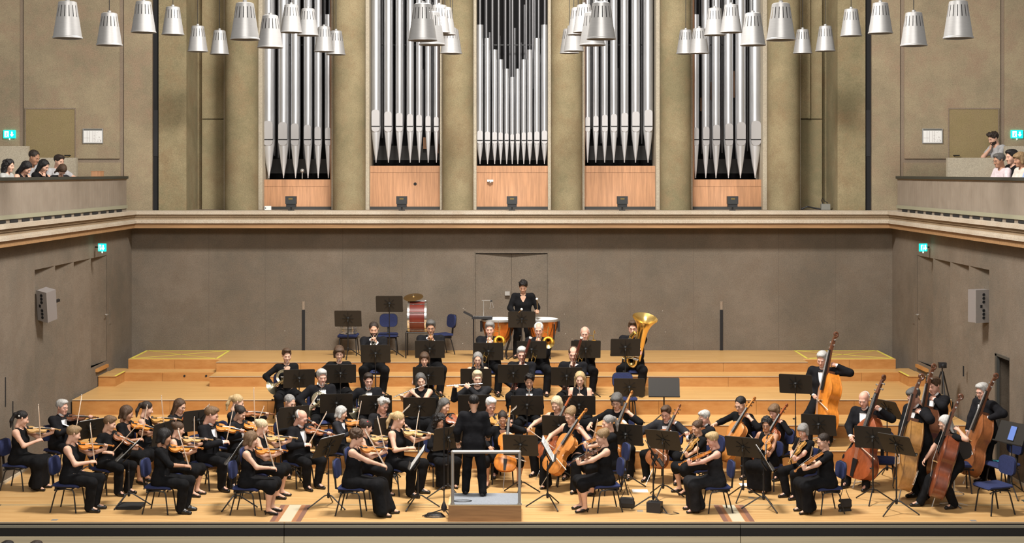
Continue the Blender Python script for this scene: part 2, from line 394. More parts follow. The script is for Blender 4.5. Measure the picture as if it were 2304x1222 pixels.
# pale scuffs of the lower back wall where plaster has chipped
chips = MB(); rng = random.Random(3)
for i in range(26):
    px = rng.choice([rng.uniform(560, 900), rng.uniform(1030, 1080), rng.uniform(1240, 1300), rng.uniform(1440, 1500), rng.uniform(1040, 1075)]); py = rng.uniform(690, 780)
    x, z = UX(px, YB), VZ(py, YB)
    if DX0-.1 < x < DX1+.1: continue
    ww, hh = rng.uniform(.002, .008), rng.uniform(.002, .005)
    chips.box(x-ww, x+ww, YB-.002, YB, z-hh, z+hh)
c = chips.build('plaster_chips', mat('chip_white', (.75, .72, .66), .8), wb); c['kind'] = 'stuff'

# ledge running round the three sides, in stacked mouldings
def ushape(p0, z0, z1, name, mt, lab=None):
    """moulding with front at protrusion p0 beyond the ledge line, returning along both sides"""
    m = MB(); x = LX-p0; y = LY-p0
    outer = [(-x, 14), (-x, y), (x, y), (x, 14)]; inner = [(-x-.6, 14), (-x-.6, y+.7), (x+.6, y+.7), (x+.6, 14)]
    for i in range(3):
        a, b = outer[i], outer[i+1]; c, d = inner[i], inner[i+1]
        m.quad((*a, z0), (*b, z0), (*b, z1), (*a, z1))
        m.quad((*a, z1), (*b, z1), (*d, z1), (*c, z1)); m.quad((*c, z0), (*d, z0), (*b, z0), (*a, z0))
    return struct(m.build(name, mt), lab)
zl = lambda y: H-(y-HZ)*LY/F
ushape(.06, zl(482.5), ZT, 'trim_1', LEDGE, 'pale stone top lip of the ledge round the stage')
ushape(.015, zl(488), zl(482.5), 'trim_2', LEDGE2)
ushape(-.01, zl(494), zl(488), 'trim_3', LEDGE2)
ushape(.02, zl(497.5), zl(494), 'trim_4', LEDGE)
ushape(.05, zl(502.5), zl(497.5), 'trim_5', LEDGE)
ushape(.0, zl(513.5), zl(502.5), 'trim_6', LEDGEW, 'brown wooden underside moulding of the ledge')
g = MB().box(-LX-.1, LX+.1, LY+.05, 38.6, ZT-.1, ZT-.004).box(-15, -LX-.05, 14, 38.6, ZT-.1, ZT-.004).box(LX+.05, 15, 14, 38.6, ZT-.1, ZT-.004).build('floor_gallery', GROOVE); struct(g, 'gallery floor above the ledge')

# upper walls
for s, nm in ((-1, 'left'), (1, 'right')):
    YG = 36.0
    r = MB().box(*sorted((s*8.80, s*15)), YG, YG+.3, ZT-.05, ZTOP).build('wall_gallery_'+nm, GROOVE); struct(r, f'mottled plaster end wall of the {nm} gallery')
    X = lambda px: s*(1152-px)*YG/F
    Z = lambda py: VZ(py, YG)
    def pan(a, b, y0, y1): MB().box(*sorted((X(a), X(b))), YG-.04, YG, Z(y1), Z(y0)).build('wall_panel', PL, r)
    pan(-300, 45, -640, 480); pan(55, 270, -640, 357); pan(280, 343.5, -640, 480); pan(55, 272, 366, 480)
    dd = empty('door_5' if s < 0 else 'door_6', (X(115), YG-.04, ZT)); struct(dd, f'olive brown door in the {nm} gallery wall')
    hw = 55*YG/F
    MB().box(-hw, hw, -.02, .005, 0, Z(246)-ZT).build('door_leaf', DOORM, dd)
    for a, b, c_, e in ((-hw-.02, -hw, 0, Z(243)-ZT), (hw, hw+.02, 0, Z(243)-ZT), (-hw, hw, Z(246)-ZT, Z(243)-ZT)):
        MB().box(a, b, -.03, .005, c_, e).build('door_frame', GROOVE, dd)
    hx = -s*hw*.82
    MB().tube([(hx, -.02, Z(350)-ZT), (hx, -.08, Z(350)-ZT), (hx+s*.13, -.08, Z(350)-ZT)], .014).build('door_handle', BLACK, dd)
    # pillar, black gap filler and recess beside the organ
    struct(MB().box(*sorted((s*8.65, s*7.97)), 35.9, 37.6, ZT-.05, ZTOP).build('pillar', COLM), f'square olive plaster pillar at the {nm} of the organ')
    sl = struct(MB().box(*sorted((s*8.80, s*8.65)), 35.97, 36.6, ZT-.05, ZTOP).build('wall_gap_filler_'+nm, MATTE))  # black filler box, its colour standing in for the shade in the gap
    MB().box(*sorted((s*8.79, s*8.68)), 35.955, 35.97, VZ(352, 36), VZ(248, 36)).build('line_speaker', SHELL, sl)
    rc = MB().box(*sorted((s*7.99, s*6.6)), 37.2, 37.4, ZT-.05, ZTOP).build('wall_recess_'+nm, COLM); struct(rc)
    zs = VZ(268, 37.0)
    for z0, z1 in ((ZT, zs-.012), (zs+.012, ZTOP)):
        MB().box(*sorted((s*7.82, s*7.1)), 37.0, 37.2, z0, z1).build('recess_panel', COLM, rc)
    MB().box(*sorted((s*7.5, s*7.1)), 36.9, 37.05, zs+.012, ZTOP).build('recess_panel', COLM, rc) if s > 0 else None
# columns
cpx = [(505, 580), (749, 822), (995, 1065), (1240, 1310), (1485, 1555), (1727, 1800)]
names6 = ['leftmost', 'second', 'third', 'fourth', 'fifth', 'rightmost']
CX = []
for i, (a, b) in enumerate(cpx):
    Y = 36.35; x = UX((a+b)/2, Y); rad = (b-a)*Y/F/2; CX.append((x, rad))
    c = MB().lathe([(rad, ZT-.05), (rad, ZT+.9), (rad*1.004, ZT+.905), (rad, ZTOP)], 40, M=Matrix.Translation((x, Y+.05, 0))).build('column', COLM, smooth=True)
    struct(c, f'{names6[i]} tall round plaster column before the organ')
    p = struct(MB().box(x-rad-.07, x+rad+.07, 36.62, 37.7, ZT-.05, ZTOP).build('pillar', CREAM))
struct(MB().box(-15, 15, 14, 39, ZTOP, ZTOP+.2).build('ceiling', CREAM))
# dark box behind the organ
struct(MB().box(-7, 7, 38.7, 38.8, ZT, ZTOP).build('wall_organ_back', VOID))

# gallery parapets
FLUTE = mat('parapet_fluted', (.40, .33, .25), .8); nt = FLUTE.node_tree
tc = nt.nodes.new('ShaderNodeTexCoord'); wv = nt.nodes.new('ShaderNodeTexWave'); wv.bands_direction = 'Y'; wv.inputs['Scale'].default_value = 6.5; wv.inputs['Distortion'].default_value = .4
bp = nt.nodes.new('ShaderNodeBump'); bp.inputs['Strength'].default_value = .35; bp.inputs['Distance'].default_value = .02
nz_ = nt.nodes.new('ShaderNodeTexNoise'); nz_.inputs['Scale'].default_value = 2.5; cr = nt.nodes.new('ShaderNodeValToRGB'); cr.color_ramp.elements[0].color = (.195, .158, .122, 1); cr.color_ramp.elements[1].color = (.29, .245, .195, 1)
nt.links.new(tc.outputs['Object'], wv.inputs[0]); nt.links.new(tc.outputs['Object'], nz_.inputs[0]); nt.links.new(nz_.outputs['Fac'], cr.inputs[0]); nt.links.new(cr.outputs[0], nt.nodes['Principled BSDF'].inputs[0])
nt.links.new(wv.outputs['Fac'], bp.inputs['Height']); nt.links.new(bp.outputs[0], nt.nodes['Principled BSDF'].inputs['Normal'])
for s, nm in ((-1, 'left'), (1, 'right')):
    r = MB().box(*sorted((s*9.2, s*9.34)), 15, 35.0, ZT-.02, 5.55).build('wall_parapet_'+nm, FLUTE); struct(r, f'fluted plaster parapet of the {nm} gallery')
    MB().box(*sorted((s*9.16, s*9.42)), 15, 35.03, 5.55, 5.61).build('top_rail', mat('rail_dark', (.035, .037, .03), .5), r)
    MB().box(*sorted((s*9.18, s*9.2)), 15, 35.0, 5.53, 5.55).build('rail_moulding', LEDGE2, r)
    MB().box(*sorted((s*9.17, s*9.21)), 15, 35.0, ZT+.075, ZT+.15).build('parapet_foot', mat('foot_green', (.28, .27, .19), .7), r)
    for k in range(13):
        y = 26.2+k*.66
        MB().box(*sorted((s*9.185, s*9.205)), y, y+.42, ZT+.008, ZT+.058).build('vent_slot', MATTE, r)
    # low cream walls stepping behind the seats
    Y = 34.6; X = lambda px: s*(1152-px)*Y/F
    sb = 63 if s < 0 else 42; lw = MB().box(*sorted((X(sb), X(172))), Y, Y+.12, ZT, VZ(355, Y)).build('wall_low_'+nm, CREAM); struct(lw, f'low cream wall beside the seats of the {nm} gallery')
    MB().box(*sorted((X(-200), X(sb))), Y-.02, Y+.12, ZT, VZ(329, Y)).build('upper_step', CREAM, lw)
# ------------------------------------------------------------------ organ
YO = 37.05
org = empty('pipe_organ', (0, YO, ZT)); tag(org, 'large pipe organ with silver pipes in five bays behind columns', 'pipe organ')
def ox(px, Y=YO): return UX(px, Y)
def opart(mb, name, mats, parent=org, smooth=False):
    o = mb.build(name, mats, None, None, smooth); o.parent = parent
    o.matrix_parent_inverse = Matrix.Translation((0, -YO, -ZT)) if parent is org else Matrix.Identity(4)
    return o
def pipe(px, wpx, ytop, ym0, ys, ym1, ytip, Y=YO, back=False):
    x = ox(px, Y); r = wpx*Y/F/2; n = 20
    z = lambda y: VZ(y, Y)
    top = z(ytop) if ytop is not None else 12.5
    base = MB().lathe([(r, z(ys)), (r, top), (r*.9, top)], n, cap=(False, True)).mesh('pipe', PIPE, True)
    o = link('pipe', base, org); o.location = (x, Y-YO, -ZT)
    MB().lathe([(.012, z(ytip+4)), (.014, z(ytip)), (r*.55, z((ytip+ym1)/2+4)), (r*.93, z(ym1)), (r, z(ys))], n).build('pipe_foot', PIPEF, o, smooth=True, ang=60)
    # mouth: flattened upper lip shield, slit, lower lip
    wl = r*.80
    def shield(z0, z1, round_top, depth):
        pts = []
        hh = min(wl*.8, (z1-z0)*.45) if round_top else min(wl*.8, (z1-z0)*.9)
        for i in range(9):
            a = PI*i/8
            if round_top: pts.append((wl*math.copysign(abs(math.cos(a))**.85, math.cos(a)), z1-hh+hh*math.sin(a)**.9))
            else: pts.append((-wl*math.cos(a), z0+hh-hh*math.sin(a)))
        pts += [(-wl, z0), (wl, z0)] if round_top else [(wl, z1), (-wl, z1)]
        vs = [(p[0], -r*1.03, p[1]) for p in pts]
        vs2 = [(v[0], v[1]+r*.55, v[2]) for v in vs]; k = len(vs)
        return MB().add(vs+vs2, [tuple(range(k)), tuple(range(k, 2*k))[::-1]]+[(i, (i+1) % k, k+(i+1) % k, k+i) for i in range(k)])
    ls = .016
    shield(z(ys)+ls, z(ym0), True, 1).build('upper_lip', LIP, o)
    shield(z(ym1), z(ys)-ls*.8, False, 1).build('lower_lip', LIP, o)
    MB().box(-wl, wl, -r*1.0, -r*.5, z(ys)-ls*.8, z(ys)+ls).build('mouth_slit', MATTE, o)
    return o
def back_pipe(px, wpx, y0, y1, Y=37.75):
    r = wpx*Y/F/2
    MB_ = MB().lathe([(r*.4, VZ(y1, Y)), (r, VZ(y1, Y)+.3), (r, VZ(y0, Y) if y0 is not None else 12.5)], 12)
    o = link('back_pipe', MB_.mesh('back_pipe', mat('pipe_shaded', (.22, .22, .23), .45, metal=.7), True), org); o.location = (UX(px, Y), Y-YO, -ZT)  # darker copy of the pipe metal: interior shade put into the colour
L1 = list(zip((605, 638, 665, 693, 716, 739), (27, 24.5, 22, 19.5, 17.5, 16), (None,)*5+(33,), (272, 275, 278, 281, 285, 287)))
for px, wd, yt, ym in L1:
    pipe(px, wd, yt, ym, 314.5, 328, 397); pipe(2304-px, wd, yt, ym, 314.5, 328, 397)
for px, wd, ym in zip((846, 874, 899, 923, 943.5, 963.5, 982), (22.5, 20.5, 18.5, 17, 15.5, 14, 13), (247, 251, 254, 257, 258.5, 261, 263)):
    pipe(px, wd, None, ym, 285, 297, 362); pipe(2304-px, wd, None, ym, 285, 297, 362)
for px, wd, yt, ym in zip((1080, 1097, 1113, 1126.5, 1140, 1152.5), (15.2, 14, 12.8, 11.6, 10.8, 10.2), (56, 86, 112, 134, 155, 173.5), (294, 296, 297, 298, 300, 302)):
    for p in ((px,) if px == 1152.5 else (px, 2305-px)): pipe(p, wd, yt, ym, 316.5, 324, 365)
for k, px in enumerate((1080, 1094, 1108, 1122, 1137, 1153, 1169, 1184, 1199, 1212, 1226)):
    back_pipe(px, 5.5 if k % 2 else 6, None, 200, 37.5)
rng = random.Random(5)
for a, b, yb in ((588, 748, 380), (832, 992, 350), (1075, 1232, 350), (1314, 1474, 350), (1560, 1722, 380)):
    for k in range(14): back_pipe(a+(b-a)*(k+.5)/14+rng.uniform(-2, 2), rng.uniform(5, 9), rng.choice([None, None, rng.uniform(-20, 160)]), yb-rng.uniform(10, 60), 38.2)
    opart(MB().box(UX(a, 37.5), UX(b, 37.5), 37.9, 37.92, VZ(yb+10, 37.9), VZ(yb-22, 37.9)), 'wind_chest', mat('chest_dark', (.03, .028, .026), .6))
    opart(MB().box(UX(a, 37.5), UX(b, 37.5), 37.72, 37.75, VZ(102, 37.7), VZ(100, 37.7)), 'rack_rail', BLACK)
# pieces of lit wood seen between the pipes
for px, py, w_, h_ in ((958, 322, 11, 26), (983, 330, 8, 30), (1313, 206, 8, 14), (1475, 206, 6, 14), (1652, 190, 5, 60), (1601, 205, 5, 40), (1577, 235, 4, 30)):
    opart(MB().box(UX(px-w_/2, 37.8), UX(px+w_/2, 37.8), 37.76, 37.8, VZ(py+h_/2, 37.8), VZ(py-h_/2, 37.8)), 'inner_board', OWOOD)
# wooden base panels and side frames
BAYS = [(580, 749.5, 404), (822, 996, 373), (1066, 1239, 373), (1310, 1482, 373), (1556, 1724, 404)]
for (a, b, yt) in BAYS:
    Yp = 36.88
    x0, x1 = UX(a-8, Yp), UX(b+8, Yp); zt = VZ(yt, Yp)
    opart(MB().box(x0, x1, Yp, Yp+.08, ZT-.02, zt-.17), 'base_panel', OWOOD)
    opart(MB().box(x0, x1, Yp-.012, Yp+.5, zt-.17, zt), 'base_rail', OWOOD)
    opart(MB().box(x0, x1, Yp-.06, Yp, ZT-.02, ZT+.07), 'plinth', mat('plinth_dark', (.03, .03, .028), .6))
    for xx, sgn in ((UX(a, 36.9), 1), (UX(b, 36.9), -1)):
        opart(MB().box(*sorted((xx-sgn*.10, xx+sgn*.07)), 36.9, 37.6, zt, 12.5), 'side_frame', OWOOD)
# floodlights, with the light they throw on the organ
flab = ['leftmost', 'second', 'middle', 'fourth', 'rightmost']
for i, px in enumerate((655, 904, 1152, 1400, 1648)):
    Y = 35.75; x = UX(px, Y); r = empty('floodlight', (x, Y, ZT)); tag(r, f'black floodlight on the ledge before the {flab[i]} organ bay', 'floodlight', 'floodlights on the ledge')
    MB().box(-.13, .13, -.09, .07, .16, .35).build('housing', mat('flood_grey', (.03, .032, .034), .5), r)
    MB().box(-.115, .115, -.07, .09, .08, .17).build('gear_box', SHELL, r)
    MB().box(-.02, .02, -.03, .03, 0, .09).build('foot', BLACK, r); MB().box(-.075, .075, -.02, .02, .0, .02).build('bracket', BLACK, r)
    MB().box(-.05, .05, -.093, -.09, .27, .31).build('type_plate', mat('plate_ochre', (.16, .11, .03), .6), r)
    MB().box(-.11, .11, .07, .075, .18, .33).build('lens', mat('flood_lens', (1, .9, .8), .3, emit=((1, .86, .72), 8)), r)
    d = bpy.data.lights.new('flood_beam', 'SPOT'); d.energy = 16; d.color = (1, .84, .70); d.spot_size = math.radians(150); d.spot_blend = .9; d.shadow_soft_size = .08
    o = bpy.data.objects.new('flood_beam', d); COL.objects.link(o); o.parent = r; o.location = (0, .12, .28)
    o.rotation_euler = Vector((0, 1.0, .55)).to_track_quat('-Z', 'Y').to_euler()
# small fittings on the ledge and panels
t = empty('dome_camera', (UX(1103, 36.87), 36.87, VZ(409, 36.87))); tag(t, 'small white dome camera on the middle organ panel', 'camera')
MB().box(-.075, .075, -.10, 0, .0, .05).build('bracket', PAPER, t); MB().ball((0, -.06, 0), .05, 12).build('dome', CHROME, t, smooth=True)
tag(MB().lathe([(.04, 0), (.04, .012)], 16, M=Matrix.Translation((UX(934, 36.86), 36.88, VZ(414, 36.86))) @ Matrix.Rotation(PI/2, 4, 'X')).build('panel_hole', MATTE), 'round black cable hole in the second organ panel', 'hole')
t = empty('socket_box', (UX(603, 36.2), 36.2, ZT)); tag(t, 'small white socket box at the foot of the leftmost organ panel', 'socket')
MB().box(-.08, .08, -.03, .03, 0, .10).build('casing', PAPER, t); MB().box(-.06, -.045, -.034, -.03, .03, .07).build('port', BLACK, t)
t = empty('cable_device', (UX(1857, 36.4), 36.4, ZT)); tag(t, 'small grey electrical device with cable beside the rightmost column', 'device')
MB().box(-.11, .11, -.06, .06, 0, .15).build('casing', mat('device_grey', (.20, .20, .18), .6), t)
MB().tube([(-.06, 0, .15), (-.1, 0, .24), (-.08, 0, .3), (-.02, 0, .22), (.06, 0, .17)], .01).build('cable_loop', SHELL, t)
MB().tube([(-.12, 0, .02), (-.3, .02, .05), (-.45, 0, .08), (-.6, 0, .02)], .02).build('cable', SHELL, t)
# beading camera ball between the pipes of the first bay
t = empty('round_sensor', (UX(680, 36.95), 36.95, VZ(402, 36.95))); tag(t, 'small round sensor on a stalk between the left organ pipes', 'sensor')
MB().ball((0, 0, .20), .05, 12).build('sensor_head', STEEL, t, smooth=True); MB().tube([(0, 0, 0), (0, 0, .16)], .012).build('stalk', STEEL, t)

# ------------------------------------------------------------------ pendant lamps
LAMPS = [(152, 87, 66), (246, 103, 58), (323, 74, 56), (389, 79, 50), (445, 117, 46), (494, 123, 43), (551, 90, 66), (608, 108, 58), (655, 74, 50), (693, 81, 48.5),
         (729, 117, 45), (756, 124, 43), (951, 92, 66), (972, 102, 59), (988, 75, 50), (1001, 79, 49), (1013, 121, 46), (1018, 122, 44)]
LAMPS += [(1353, 89, 66), (1333, 103, 59), (1314, 74, 50), (1301, 79, 48.5), (1291, 116, 46), (1281, 121, 44), (1543, 122, 43), (1573, 121, 45), (1608, 80, 48.5), (1645, 74, 50),
          (1694, 103, 58), (1757, 91, 66), (1806, 121, 43), (1857, 116, 45), (1915, 82, 48.5), (1981, 76, 55), (2056, 104, 60), (2156, 87, 67)]
def make_lamp():
    r = empty('pendant_lamp'); R = .22; Hh = .54; rt = R*.60
    n = 80; m = MB(); z0, z1 = Hh*.58, Hh*.90
    rad = lambda z: R*.97+(rt-R*.97)*z/Hh
    vs = []; zz = (0.02, z0, z1, Hh)
    for z in zz:
        for j in range(n): a = 2*PI*j/n; vs.append((rad(z)*math.cos(a), rad(z)*math.sin(a), z))
    fs = []
    for i in range(3):
        for j in range(n):
            if i == 1 and j % 5 == 0: continue          # open cooling slots
            fs.append((i*n+j, i*n+(j+1) % n, (i+1)*n+(j+1) % n, (i+1)*n+j))
    m.add(vs, fs)
    m.build('lamp_shade', ALU, r, smooth=True)
    MB().lathe([(rt*.995, Hh), (rt*.8, Hh+.012), (.03, Hh+.015), (.03, Hh+.05)], n).build('lamp_cap', ALU, r, smooth=True)
    MB().lathe([(R*.975, .022), (R, .012), (R, -.004), (R*.95, -.004), (R*.93, .03)], n, cap=(False, False)).build('lamp_rim', ALU, r, smooth=True)
    MB().lathe([(.001, .004), (R*.94, .002)], n, cap=(False, False)).build('diffuser', LAMPIN, r)
    MB().lathe([(rt*.72, .08), (rt*.72, Hh*.97)], 24).build('lamp_core', mat('core_dark', (.05, .05, .05), .6), r)
    MB().tube([(0, 0, Hh+.04), (0, 0, 9.0)], .007, 6).build('cable', BLACK, r)
    return r
lp = make_lamp()
order = sorted(LAMPS)
ORD = 'first second third fourth fifth sixth seventh eighth ninth tenth eleventh twelfth thirteenth fourteenth fifteenth sixteenth seventeenth eighteenth'.split()
for i, (px, by, wpx) in enumerate(LAMPS):
    r = lp if i == 0 else copy_tree(lp)
    Y = .44*F/wpx; r.location = (UX(px, Y), Y, VZ(by-1, Y))
    n_ = order.index((px, by, wpx))+1
    size = 'large near' if wpx > 60 else ('mid-sized' if wpx > 47 else 'small distant')
    lab = f'{ORD[n_-1]} pendant lamp from the left wall' if n_ <= 18 else f'{ORD[36-n_]} pendant lamp from the right wall'
    tag(r, f'{lab}, a {size} aluminium cone', 'lamp', 'pendant lamps over the stage')
    for ch in r.children:
        if ch.name.startswith('cable'): ch.scale.z = 1.0
    if wpx > 64:                                   # the nearest lamps are switched off
        for ch in r.children:
            if ch.name.startswith('diffuser'): ch.data = ch.data.copy(); ch.data.materials[0] = mat('diffuser_off', (.08, .08, .075), .6)
        continue
    d = bpy.data.lights.new('pendant_bulb', 'SPOT'); d.energy = 45; d.color = (1, .93, .82); d.spot_size = math.radians(110); d.spot_blend = .7; d.shadow_soft_size = .18
    o = bpy.data.objects.new('pendant_bulb', d); COL.objects.link(o); o.parent = r; o.location = (0, 0, -.03)

# exit signs, notices, wall speakers
def exit_sign(px, py, Y, rz, lab, wd=.29, hg=.20):
    r = empty('exit_sign', (UX(px, Y), Y, VZ(py, Y)), rz); tag(r, lab, 'exit sign')
    MB().box(-wd/2, wd/2, -.02, .02, -hg/2, hg/2).build('light_box', GREEN, r)
    MB().box(-wd*.40, -wd*.05, -.024, -.02, -hg*.36, hg*.36).build('door_symbol', EXITW, r)
    man = MB().ball((-wd*.2, -.026, hg*.2), .014, 6).bar((-wd*.2, -.026, hg*.12), (-wd*.24, -.026, -.03), .02, .004, up=(0, 1, 0)).bar((-wd*.24, -.026, -.03), (-wd*.14, -.026, -.07), .014, .004, up=(0, 1, 0)).bar((-wd*.24, -.026, -.03), (-wd*.34, -.026, -.06), .014, .004, up=(0, 1, 0)).bar((-wd*.2, -.026, .02), (-wd*.1, -.026, 0), .012, .004, up=(0, 1, 0))
    man.build('running_figure', GREEN, r)
    M = Matrix.Translation((wd*.22, -.02, 0)) @ Matrix.Rotation(PI/2, 4, 'X')
    MB().prism([(-.018, .06), (-.018, -.005), (-.05, -.005), (0, -.065), (.05, -.005), (.018, -.005), (.018, .06)], 0, .005, M=M).build('arrow', EXITW, r)
    MB().tube([(0, 0, -hg/2), (0, 0, -hg/2-.04)], .012).build('test_lamp', EXITW, r)
    if rz: MB().bar((0, .02, 0), (math.copysign(.30, rz), .10, 0), .03, .03).build('wall_arm', BLACK, r)
exit_sign(21.5, 302, 35.94, 0, 'glowing green exit sign on the wall of the left gallery')
exit_sign(2288, 302, 35.94, 0, 'glowing green exit sign on the wall of the right gallery')
exit_sign(230, 557, 32.5, -.45, 'glowing green exit sign under the ledge over the left stage door', .20, .17)
exit_sign(2077, 557, 32.5, .45, 'glowing green exit sign under the ledge over the right stage door', .20, .17)
for px, nm in ((209, 'left'), (2098, 'right')):
    Y = 35.93; r = empty('notice_board', (UX(px, Y), Y, VZ(306, Y))); tag(r, f'white printed seating notice on the {nm} gallery wall', 'notice')
    MB().box(-.25, .25, -.005, .01, -.18, .18).build('backing', mat('notice_grey', (.30, .30, .29), .6), r)
    MB().box(-.225, .225, -.01, -.005, -.165, .13).build('sheet', PAPER, r)
    MB().box(-.225, .225, -.01, -.005, .14, .17).build('heading_strip', mat('notice_head', (.12, .12, .11), .6), r)
    ln = MB(); rg = random.Random(9)
    for x in (-.14, -.08, .0, .05): ln.box(x, x+.006, -.012, -.01, -.15, .12)
    ln.box(-.22, -.08, -.012, -.01, -.05, -.044)
    for _ in range(26): x = rg.uniform(.0, .2); z = rg.uniform(-.14, .11); ln.box(x, x+rg.uniform(.01, .03), -.012, -.01, z, z+.006)
    ln.build('print', mat('print_grey', (.35, .30, .30), .7), r)
GREY = mat('speaker_grey', (.20, .18, .17), .6)
def speaker(px, py, Y, rz, tilt, lab, wd, hg, roll=0):
    r = empty('wall_speaker', (UX(px, Y), Y, VZ(py, Y))); r.rotation_euler = (tilt, roll, rz); tag(r, lab, 'loudspeaker')
    MB().box(-wd/2, wd/2, -.02, .22, -hg/2, hg/2).build('cabinet', GREY, r)
    MB().box(-wd/2-.006, wd/2+.006, -.028, -.02, -hg/2-.006, hg/2+.006).build('baffle', mat('baffle_grey', (.27, .245, .225), .6), r)
    for k in (-1, 1):
        for j in range(3):
            MB().lathe([(.03, 0), (.03, .012), (.022, .012), (.01, .004)], 14, M=Matrix.Translation((.02*k*0, -.028, k*(.085+j*.072))) @ Matrix.Rotation(PI/2, 4, 'X')).build('driver', MATTE, r)
    MB().box(-.08, -.03, -.034, -.028, -.03, .03).build('tweeter', MATTE, r)
    MB().bar((0, .2, 0), (0, .42, 0), .05, .05).build('wall_bracket', BLACK, r)
speaker(97, 689, 28.9, -.5, .22, 'grey column speaker tilted downwards on the left stage wall', .27, .62, .16)
speaker(2211, 689, 28.9, .35, .0, 'grey column speaker mounted upright on the right stage wall', .36, .64)
# ------------------------------------------------------------------ implicit surfaces for bodies, clothes, hair
def A3(p): return np.array(p, dtype=np.float64)
def ev_prim(P, pr):
    """signed distance of points P=(x,y,z arrays) to a primitive"""
    x, y, z = P
    if pr[0] == 'c':
        _, a, b, ra, rb = pr[:5]
        d = b-a; L = float(d @ d)+1e-9
        t = np.clip(((x-a[0])*d[0]+(y-a[1])*d[1]+(z-a[2])*d[2])/L, 0, 1)
        return np.sqrt((x-a[0]-t*d[0])**2+(y-a[1]-t*d[1])**2+(z-a[2]-t*d[2])**2)-(ra+(rb-ra)*t)
    _, c, r = pr[:3]
    qx, qy, qz = (x-c[0])/r[0], (y-c[1])/r[1], (z-c[2])/r[2]
    k0 = np.sqrt(qx*qx+qy*qy+qz*qz)
    return (k0-1)*min(r) if True else 0
def cap(a, b, ra, rb=None, k=.04, sub=False): return ('c', A3(a), A3(b), ra, ra if rb is None else rb, k, sub)
def ell(c, r, k=.02, sub=False): return ('e', A3(c), r, k, sub)
def pk(pr): return (pr[5], pr[6]) if pr[0] == 'c' else (pr[3], pr[4])
def pbox(pr, pad):
    if pr[0] == 'c':
        r = max(pr[3], pr[4])+pad; return np.minimum(pr[1], pr[2])-r, np.maximum(pr[1], pr[2])+r
    r = np.array(pr[2])+pad; return pr[1]-r, pr[1]+r
def field_at(pts, prims):
    P = pts.T; D = np.full(pts.shape[0], .3)
    for pr in prims:
        d = ev_prim(P, pr); k, sub = pk(pr)
        if sub:
            h = np.maximum(k-np.abs(D+d), 0)/k; D = np.maximum(D, -d)+h*h*k/4
        else:
            h = np.maximum(k-np.abs(D-d), 0)/k; D = np.minimum(D, d)-h*h*k/4
    return D
def sdf_mesh(prims, h, clip=None):
    lo = np.min([pbox(p, 0)[0] for p in prims if not pk(p)[1]], 0)-2.5*h; hi = np.max([pbox(p, 0)[1] for p in prims if not pk(p)[1]], 0)+2.5*h
    n = np.ceil((hi-lo)/h).astype(int)+1
    ax = [lo[i]+h*np.arange(n[i]) for i in range(3)]
    Fd = np.full(n, .3)
    for pr in prims:
        k, sub = pk(pr); a, b = pbox(pr, k+2*h)
        i0 = np.clip(np.floor((a-lo)/h).astype(int), 0, n); i1 = np.clip(np.ceil((b-lo)/h).astype(int)+1, 0, n)
        if np.any(i1 <= i0): continue
        s = tuple(slice(i0[i], i1[i]) for i in range(3))
        P = (ax[0][s[0]][:, None, None], ax[1][s[1]][None, :, None], ax[2][s[2]][None, None, :])
        d = ev_prim(P, pr); D = Fd[s]
        if sub:
            q = np.maximum(k-np.abs(D+d), 0)/k; Fd[s] = np.maximum(D, -d)+q*q*k/4
        else:
            q = np.maximum(k-np.abs(D-d), 0)/k; Fd[s] = np.minimum(D, d)-q*q*k/4
    if clip is not None:
        for (nx, ny, nz, off) in clip:      # keep nx*x+ny*y+nz*z <= off
            Fd = np.maximum(Fd, nx*ax[0][:, None, None]+ny*ax[1][None, :, None]+nz*ax[2][None, None, :]-off)
        Fd[0] = Fd[-1] = .3; Fd[:, 0] = Fd[:, -1] = .3; Fd[:, :, 0] = Fd[:, :, -1] = .3
    return surface_nets(Fd, lo, h)
EDG = [((0, 0, 0), (1, 0, 0)), ((0, 1, 0), (1, 1, 0)), ((0, 0, 1), (1, 0, 1)), ((0, 1, 1), (1, 1, 1)),
       ((0, 0, 0), (0, 1, 0)), ((1, 0, 0), (1, 1, 0)), ((0, 0, 1), (0, 1, 1)), ((1, 0, 1), (1, 1, 1)),
       ((0, 0, 0), (0, 0, 1)), ((1, 0, 0), (1, 0, 1)), ((0, 1, 0), (0, 1, 1)), ((1, 1, 0), (1, 1, 1))]
